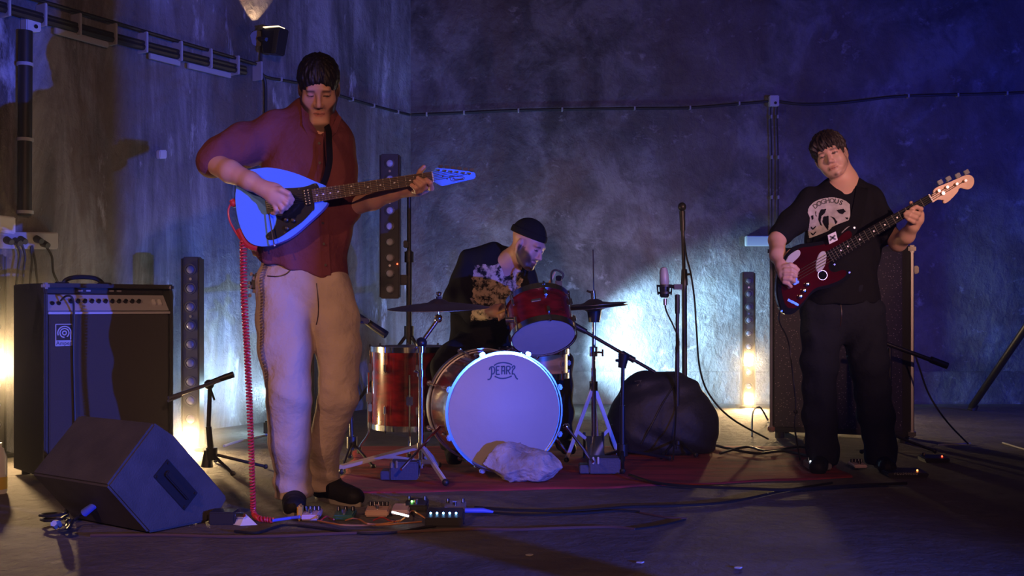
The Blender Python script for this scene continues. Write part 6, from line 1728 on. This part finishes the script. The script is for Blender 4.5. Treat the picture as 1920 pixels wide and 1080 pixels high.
for k in range(1, 21):
    s = Ln - sc_ * (1 - 2 ** (-k / 12.0)); hw = 11.5 - 4.0 * s / Ln
    b = MB(); b.tube([bn(s, -hw, -0.0125), bn(s, hw, -0.0125)], 0.0013, 6); b.build('fret', 'fret_metal', fb, True)
for k in (3, 5, 7, 9, 12, 15, 17):
    s = Ln - sc_ * (1 - (2 ** (-k / 12.0) + 2 ** (-(k - 1) / 12.0)) / 2); b = MB(); b.cyl(bn(s, 0, -0.012), bn(s, 0, -0.0128), 0.004, n=10); b.build('inlay_dot', 'pearl_dot', fb)
b = MB(); b.prism([bn(Ln, -7.6, -0.0135), bn(Ln + 2.4, -7.6, -0.0135), bn(Ln + 2.4, 7.6, -0.0135), bn(Ln, 7.6, -0.0135)], (0, 0.01, 0)); b.build('nut', 'pearl_dot', t)
hs = [(585, 445), (600, 420), (602, 385), (650, 345), (760, 300), (900, 240), (990, 200), (1060, 192), (1108, 228), (1115, 290), (1090, 345), (1040, 375), (990, 366), (950, 355), (922, 368), (912, 400), (870, 450), (800, 520), (745, 552), (724, 536), (728, 512), (700, 506), (650, 505), (590, 540), (570, 500)]
cl2 = spline([Vector((1660 + x / 6.75, 300 + y / 6.75, 0)) for x, y in hs + hs[:1]], 3)[:-1]
b = MB(); b.prism([q_(p.x, p.y, -0.009) for p in cl2], (0, 0.016, 0)); hsd = b.build('headstock', 'maple', t, True, bevel=0.002)
posts = [(655, 395), (760, 350), (880, 310), (990, 268)]
for i, (x, y) in enumerate(posts):
    px_, py_ = 1660 + x / 6.75, 300 + y / 6.75
    b = MB(); b.cyl(q_(px_, py_, -0.009), q_(px_, py_, -0.027), 0.008, 0.007, n=12); b.build('tuner_post', 'chrome', hsd, True)
    kx, ky = px_ + 6, py_ - 17
    b = MB(); b.tube([q_(px_, py_, 0.010), q_(kx, ky, 0.004)], 0.004, 6); b.box(q_(kx, ky, 0.004), (0.026, 0.010, 0.022), Matrix.Rotation(-0.5, 3, 'Y')); b.build('tuner_key', 'dark_metal', hsd, True, bevel=0.004)
    b = MB(); b.tube([bn(-76, -7.5 + i * 5, -0.014), bn(-3, -7.2 + i * 4.8, -0.017), bn(Ln + 1, -5 + i * 3.4, -0.0155), q_(px_, py_, -0.020)], 0.0013, 5); b.build('string', 'string_metal', t, True)
b = MB(); b.cyl(q_(1660 + 715 / 6.75, 300 + 425 / 6.75, -0.009), q_(1660 + 715 / 6.75, 300 + 425 / 6.75, -0.02), 0.009, n=12); b.build('string_tree', 'chrome', hsd, True)
b = MB(); b.prism([bn(-86, -12, -0.010), bn(-74, -12, -0.010), bn(-74, 13, -0.010), bn(-86, 13, -0.010)], (0, 0.010, 0)); b.build('bridge', 'chrome', t, bevel=0.003)
for poly, nm in ([[(1472, 492), (1478, 480), (1490, 471), (1498, 469), (1500, 477), (1492, 487), (1480, 496)], 'pale_reflection'], [[(1529, 505), (1530, 490), (1536, 475), (1544, 471), (1549, 477), (1547, 495), (1541, 506), (1533, 510)], 'lobed_reflection']):  # raised pale plates standing in for lamp reflections on the glossy body
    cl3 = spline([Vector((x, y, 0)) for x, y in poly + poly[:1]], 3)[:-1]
    b = MB(); b.prism([q_(p.x, p.y, -0.008) for p in cl3], (0, 0.0075, 0)); b.build(nm, 'off_white' if nm == 'pale_reflection' else 'off_white', t, True, bevel=0.002)
b = MB(); b.cyl(q_(1542, 516, -0.001), q_(1542, 516, -0.0026), 0.025, n=28); sk = b.build('round_sticker', 'black_gloss', t, True)
b = MB(); b.lathe(q_(1542, 516, -0.0026), (0, -1, 0), [(0.021, 0), (0.024, 0), (0.024, 0.0006), (0.021, 0.0006)], 28, closed=True); b.build('sticker_ring', 'brushed_metal', sk)
for x, y in ((1513, 533), (1507, 545), (1500, 556)):
    b = MB(); b.lathe(q_(x, y, -0.001), (0, -1, 0), [(0.013, 0), (0.012, 0.016), (0.009, 0.018), (0.001, 0.018)], 16); b.build('control_knob', 'chrome', t, True)
b = MB(); b.prism([q_(1478, 560, -0.004), q_(1498, 570, -0.004), q_(1496, 574, -0.004), q_(1476, 564, -0.004)], (0, 0.004, 0)); b.build('jack_plate', 'chrome', t, bevel=0.001)
for x, y in ((1601, 427), (1465, 583), (1592, 511), (1564, 496)):
    b = MB(); b.cyl(q_(x, y, 0), q_(x, y, -0.008), 0.005, n=10); b.build('button', 'chrome', t, True)
t = thing('bass_lead', 'thin black lead hanging from the bass down in front of the speckled cabinet', 'cable', P(1478, 770, 5.5))
b = MB(); b.tube(spline([q_(1470, 572, 0.02), q_(1466, 600, 0.06), P(1478, 640, 5.5), P(1486, 700, 5.5), P(1492, 765, 5.5), P(1490, 800, 5.5), G(1500, 862, 0.02)], 6), 0.004, 6); b.build('lead', 'cable_black', t, True)
b = MB(); b.ball(P(1492, 772, 5.5), 0.012, 8); b.build('knot', 'cable_black', t, True)

# ---------------------------------------------------------------- pedals on the floor
def pedal(name, label, x0, x1, yb, yt, matn, cat='effects pedal', knobs=4, led=None, depth=0.11, knob_m='knob_black', sw=True, group=None, tilt=0.02, z=0.0):
    a, c = G(x0, yb, z), G(x1, yb, z); d = a.y; w = c.x - a.x
    h = max((yb - yt) * d / F, 0.025)
    ctr = (a + c) / 2 + Vector((0, depth / 2, 0))
    t = thing(name, label, cat, Vector((ctr.x, ctr.y, z)), group)
    b = MB(); b.prism([Vector((a.x, d, z + 0.004)), Vector((a.x, d, z + h * 0.75)), Vector((a.x, d + depth, z + h)), Vector((a.x, d + depth, z + 0.004))], (w, 0, 0)); b.build('housing', matn, t, bevel=0.005)
    b = MB(); b.box((ctr.x, ctr.y, z + 0.003), (w * 0.9, depth * 0.9, 0.006)); b.build('base_plate', 'pedal_black', t)
    for k in range(knobs):
        x = a.x + w * (0.14 + 0.72 * (k / max(knobs - 1, 1))); y = d + depth * 0.66
        zz = z + h * 0.9
        b = MB(); b.lathe((x, y, zz), (0, 0, 1), [(0.0075, 0), (0.0072, 0.016), (0.005, 0.018), (0.001, 0.018)], 12); kb = b.build('knob', knob_m, t, True)
        b = MB(); b.box((x, y - 0.0072, zz + 0.010), (0.0022, 0.002, 0.014)); b.build('knob_mark', 'white_plastic', kb)
    if sw:
        b = MB(); b.cyl((ctr.x, d + depth * 0.25, z + h * 0.75), (ctr.x, d + depth * 0.25, z + h * 0.8 + 0.016), 0.009, n=12); b.build('foot_switch', 'chrome', t, True)
    if led:
        for (u, m) in led:
            b = MB(); b.ball((a.x + w * u, d + depth * 0.34, z + h * 0.84 + 0.004), 0.0045, 8); b.build('indicator', m, t, True)
    return t, ctr, h
t, c_, h_ = pedal('effects_pedal', 'pink effects pedal with blue-lit knobs by the guitarist shoe', 563, 596, 978, 962, 'pedal_pink', knobs=4, knob_m='knob_black')
b = MB(); b.box(G(560, 978) + Vector((0.0, 0.03, 0.030)), (0.018, 0.05, 0.06)); b.build('side_jack', 'jack_amber', t, bevel=0.006)
pedal('effects_pedal', 'dark green effects pedal behind the pink one', 624, 662, 977, 963, 'pedal_green', knobs=3)
pedal('effects_pedal', 'peach coloured effects pedal with a row of black knobs', 684, 728, 971, 953, 'pedal_peach', knobs=5)
pedal('effects_pedal', 'pale pink tuner pedal with a glowing white strip beside the peach pedal', 733, 766, 968, 953, 'pedal_pink', knobs=0, sw=False)
b = MB(); q = G(735, 960, 0.05); b.tube([q, q + Vector((0.065, -0.02, -0.012))], 0.004, 8); o = b.build('glow_strip', 'led_white', None, True, loc=q); tag(o, 'thin glowing pale strip light lying on the pedals', 'light strip')
pedal('effects_pedal', 'black effects pedal with a bright green indicator', 758, 800, 962, 942, 'pedal_black', knobs=2, led=((0.30, 'led_green'),))
pedal('multi_effects_pedal', 'wide black pedal with a row of five bright blue indicators', 797, 868, 990, 965, 'pedal_black', knobs=0, sw=False, depth=0.15, led=tuple((0.12 + 0.17 * k, 'led_blue') for k in range(5)))
pedal('effects_pedal', 'grey effects pedal with a blue plug furthest along the row', 832, 872, 964, 947, 'pedal_grey', knobs=2)
b = MB(); q = G(872, 957, 0.03); b.tube([q, q + Vector((0.07, 0.0, 0.0)), q + Vector((0.11, 0.01, -0.008))], [0.010, 0.010, 0.005], 10); o = b.build('jack_plug', 'tape_blue', None, True, loc=q); tag(o, 'blue jack plug stuck in the grey pedal', 'plug')
wires = [([(596, 976), (640, 984), (690, 985), (735, 983), (790, 978)], 'wire_orange', 'orange patch wire running along the pedal row'),
         ([(648, 976), (662, 972), (676, 975), (690, 982), (720, 982), (750, 976)], 'wire_orange', 'orange patch wire looping from the green pedal'),
         ([(745, 980), (760, 970), (772, 958), (782, 962), (798, 972)], 'wire_orange', 'orange patch wire arching between the tuner and the wide black pedal'),
         ([(600, 977), (612, 968), (618, 972), (626, 974)], 'wire_red', 'short red patch wire between the pink and green pedals'),
         ([(700, 976), (716, 970), (730, 976), (742, 978)], 'wire_red', 'short red patch wire beside the peach pedal')]
for pts, m, lab in wires:
    b = MB(); b.tube(spline([G(x, y, 0.012 + 0.015 * (i % 2)) for i, (x, y) in enumerate(pts)], 6), 0.0032, 6); o = b.build('patch_wire', m, None, True, loc=G(*pts[0])); tag(o, lab, 'wire')
# paper scrap and stage box by the wedge
q = G(453, 985); b = MB()
b.add([q + Vector(v) for v in ((-0.055, 0.02, 0.002), (0.0, -0.02, 0.003), (0.06, 0.0, 0.002), (0.005, 0.04, 0.036), (-0.02, 0.05, 0.012), (0.03, 0.03, 0.004))], [(0, 1, 3), (1, 2, 3), (0, 3, 4), (2, 5, 3), (4, 3, 5)])
o = b.build('paper_scrap', 'paper', None, False, loc=q); o.modifiers.new('t', 'SOLIDIFY').thickness = 0.0008; tag(o, 'crumpled white paper scrap on the floor near the wedge', 'paper')
q = G(415, 985); t = thing('stage_box', 'small dark box with a bright metal plug beside the wedge', 'box', q)
b = MB(); b.box(q + Vector((0, 0.04, 0.025)), (0.10, 0.08, 0.05)); b.build('housing', 'pedal_black', t, bevel=0.005)
b = MB(); b.cyl(q + Vector((0.045, 0.02, 0.035)), q + Vector((0.085, 0.01, 0.035)), 0.011, n=10); b.build('plug', 'chrome', t, True)
# bassist pedals
pedal('effects_pedal', 'dark bass pedal with two bright white-blue lights at the bassist feet', 1517, 1560, 882, 866, 'pedal_grey', knobs=2, led=((0.15, 'led_white'), (0.75, 'led_white')), z=RUGZ)
pedal('effects_pedal', 'white bass pedal with a comb of knobs between the bassist shoes', 1602, 1627, 879, 870, 'pedal_pink', knobs=4, z=RUGZ)
t, c_, h_ = pedal('effects_pedal', 'flat black bass pedal with an orange light and pale lettering', 1665, 1742, 896, 884, 'pedal_black', knobs=0, sw=False, led=((0.80, 'led_orange'),), depth=0.13)
pz = G(1665, 896); b = MB()
for k in range(9):                               # faint lettering, too dim to read in the photograph
    xx = pz.x + 0.035 + k * 0.013
    b.ribbon([Vector((xx + 0.004 * math.cos(a), pz.y - 0.0006, 0.020 + 0.0045 * math.sin(a))) for a in np.linspace(0.4 + k, 4.6 + k * 1.3, 9)], 0.0018, (0, -1, 0), 0.0005)
b.build('lettering', 'off_white', t)
pedal('effects_pedal', 'small dark bass pedal with a red light behind the flat black pedal', 1735, 1782, 868, 857, 'pedal_black', knobs=1, sw=False, led=((0.78, 'led_red'),))
q = G(1520, 836); b = MB(); b.box(q + Vector((0, 0.03, 0.03)), (0.055, 0.05, 0.055)); o = b.build('cable_adapter', 'jack_amber', None, bevel=0.006, loc=q); tag(o, 'small ochre adapter box on the floor under the speckled cabinet', 'adapter')

# ---------------------------------------------------------------- leads lying on the floor
floor_leads = [
 ([(170, 1004), (300, 1003), (420, 1006), (520, 1005), (640, 1000), (760, 997), (880, 992), (965, 993), (1050, 990), (1140, 988), (1190, 992)], 'cable_brown', 0.0055, 'pinkish brown lead running along the front of the stage'),
 ([(440, 996), (480, 999), (510, 990), (540, 984), (600, 990), (680, 1000), (740, 998), (800, 988), (870, 980)], 'cable_black', 0.0055, 'black lead looping in front of the pedal row'),
 ([(890, 951), (960, 956), (1060, 958), (1120, 955), (1180, 950), (1260, 948), (1340, 944), (1400, 935), (1470, 920), (1560, 905)], 'cable_black', 0.006, 'black lead running from the pedals across to the bassist'),
 ([(880, 958), (980, 965), (1080, 963), (1150, 958), (1200, 959)], 'cable_black', 0.005, 'thin black lead beside the long lead to the bassist'),
 ([(1180, 890), (1230, 905), (1300, 912), (1400, 916), (1480, 918), (1600, 910), (1700, 906)], 'cable_black', 0.007, 'thick black lead along the front edge of the rug'),
 ([(1200, 961), (1250, 970), (1288, 972)], 'cable_brown', 0.004, 'short pinkish lead lying alone on the open floor'),
 ([(1190, 992), (1240, 985), (1285, 974)], 'cable_black', 0.004, 'short dark lead joined to the pinkish brown lead'),
 ([(1330, 832), (1370, 842), (1420, 850), (1470, 846), (1520, 856), (1560, 862)], 'cable_black', 0.008, 'black lead tangled at the corner of the rug'),
 ([(1350, 850), (1400, 838), (1440, 846), (1500, 838), (1550, 848)], 'cable_black', 0.007, 'second black lead crossing the tangle at the corner of the rug'),
 ([(1410, 818), (1412, 800), (1425, 790), (1440, 788)], 'cable_black', 0.006, 'black lead arching up beside the bass speaker cabinet'),
 ([(420, 836), (445, 828), (470, 822), (500, 815)], 'off_white', 0.008, 'white lead lying on the floor by the cyan wash light'),
 ([(1880, 830), (1920, 842), (1980, 858)], 'off_white', 0.005, 'pale lead on the dark floor at the far side'),
 ([(1760, 834), (1790, 833), (1820, 831)], 'off_white', 0.005, 'short pale lead end on the dark floor beside the red-lit pedal'),
]
for pts, m, r_, lab in floor_leads:
    onrug = 'rug' in lab
    z = r_ + (0.014 if onrug else 0.001)
    b = MB(); b.tube(spline([G(x, y, z) + Vector((0, 0, 0.10 if ('arching' in lab and i in (1, 2)) else 0)) for i, (x, y) in enumerate(pts)], 8), r_, 6)
    o = b.build('floor_lead', m, None, True, loc=G(*pts[0])); tag(o, lab, 'cable')
# small leaflets of haze-dust: chips of plaster on the floor
for (x, y) in ((1200, 1056), (992, 1042), (1384, 1066)):
    q = G(x, y); b = MB(); b.prism([q + Vector(v) for v in ((-0.012, 0, 0.001), (0.004, -0.008, 0.001), (0.014, 0.004, 0.001), (0.0, 0.01, 0.001))], (0, 0, 0.004)); o = b.build('plaster_chip', 'off_white', None, loc=q)
    tag(o, 'tiny pale plaster chip on the bare floor in front of the stage', 'chip', 'plaster chips on the floor')
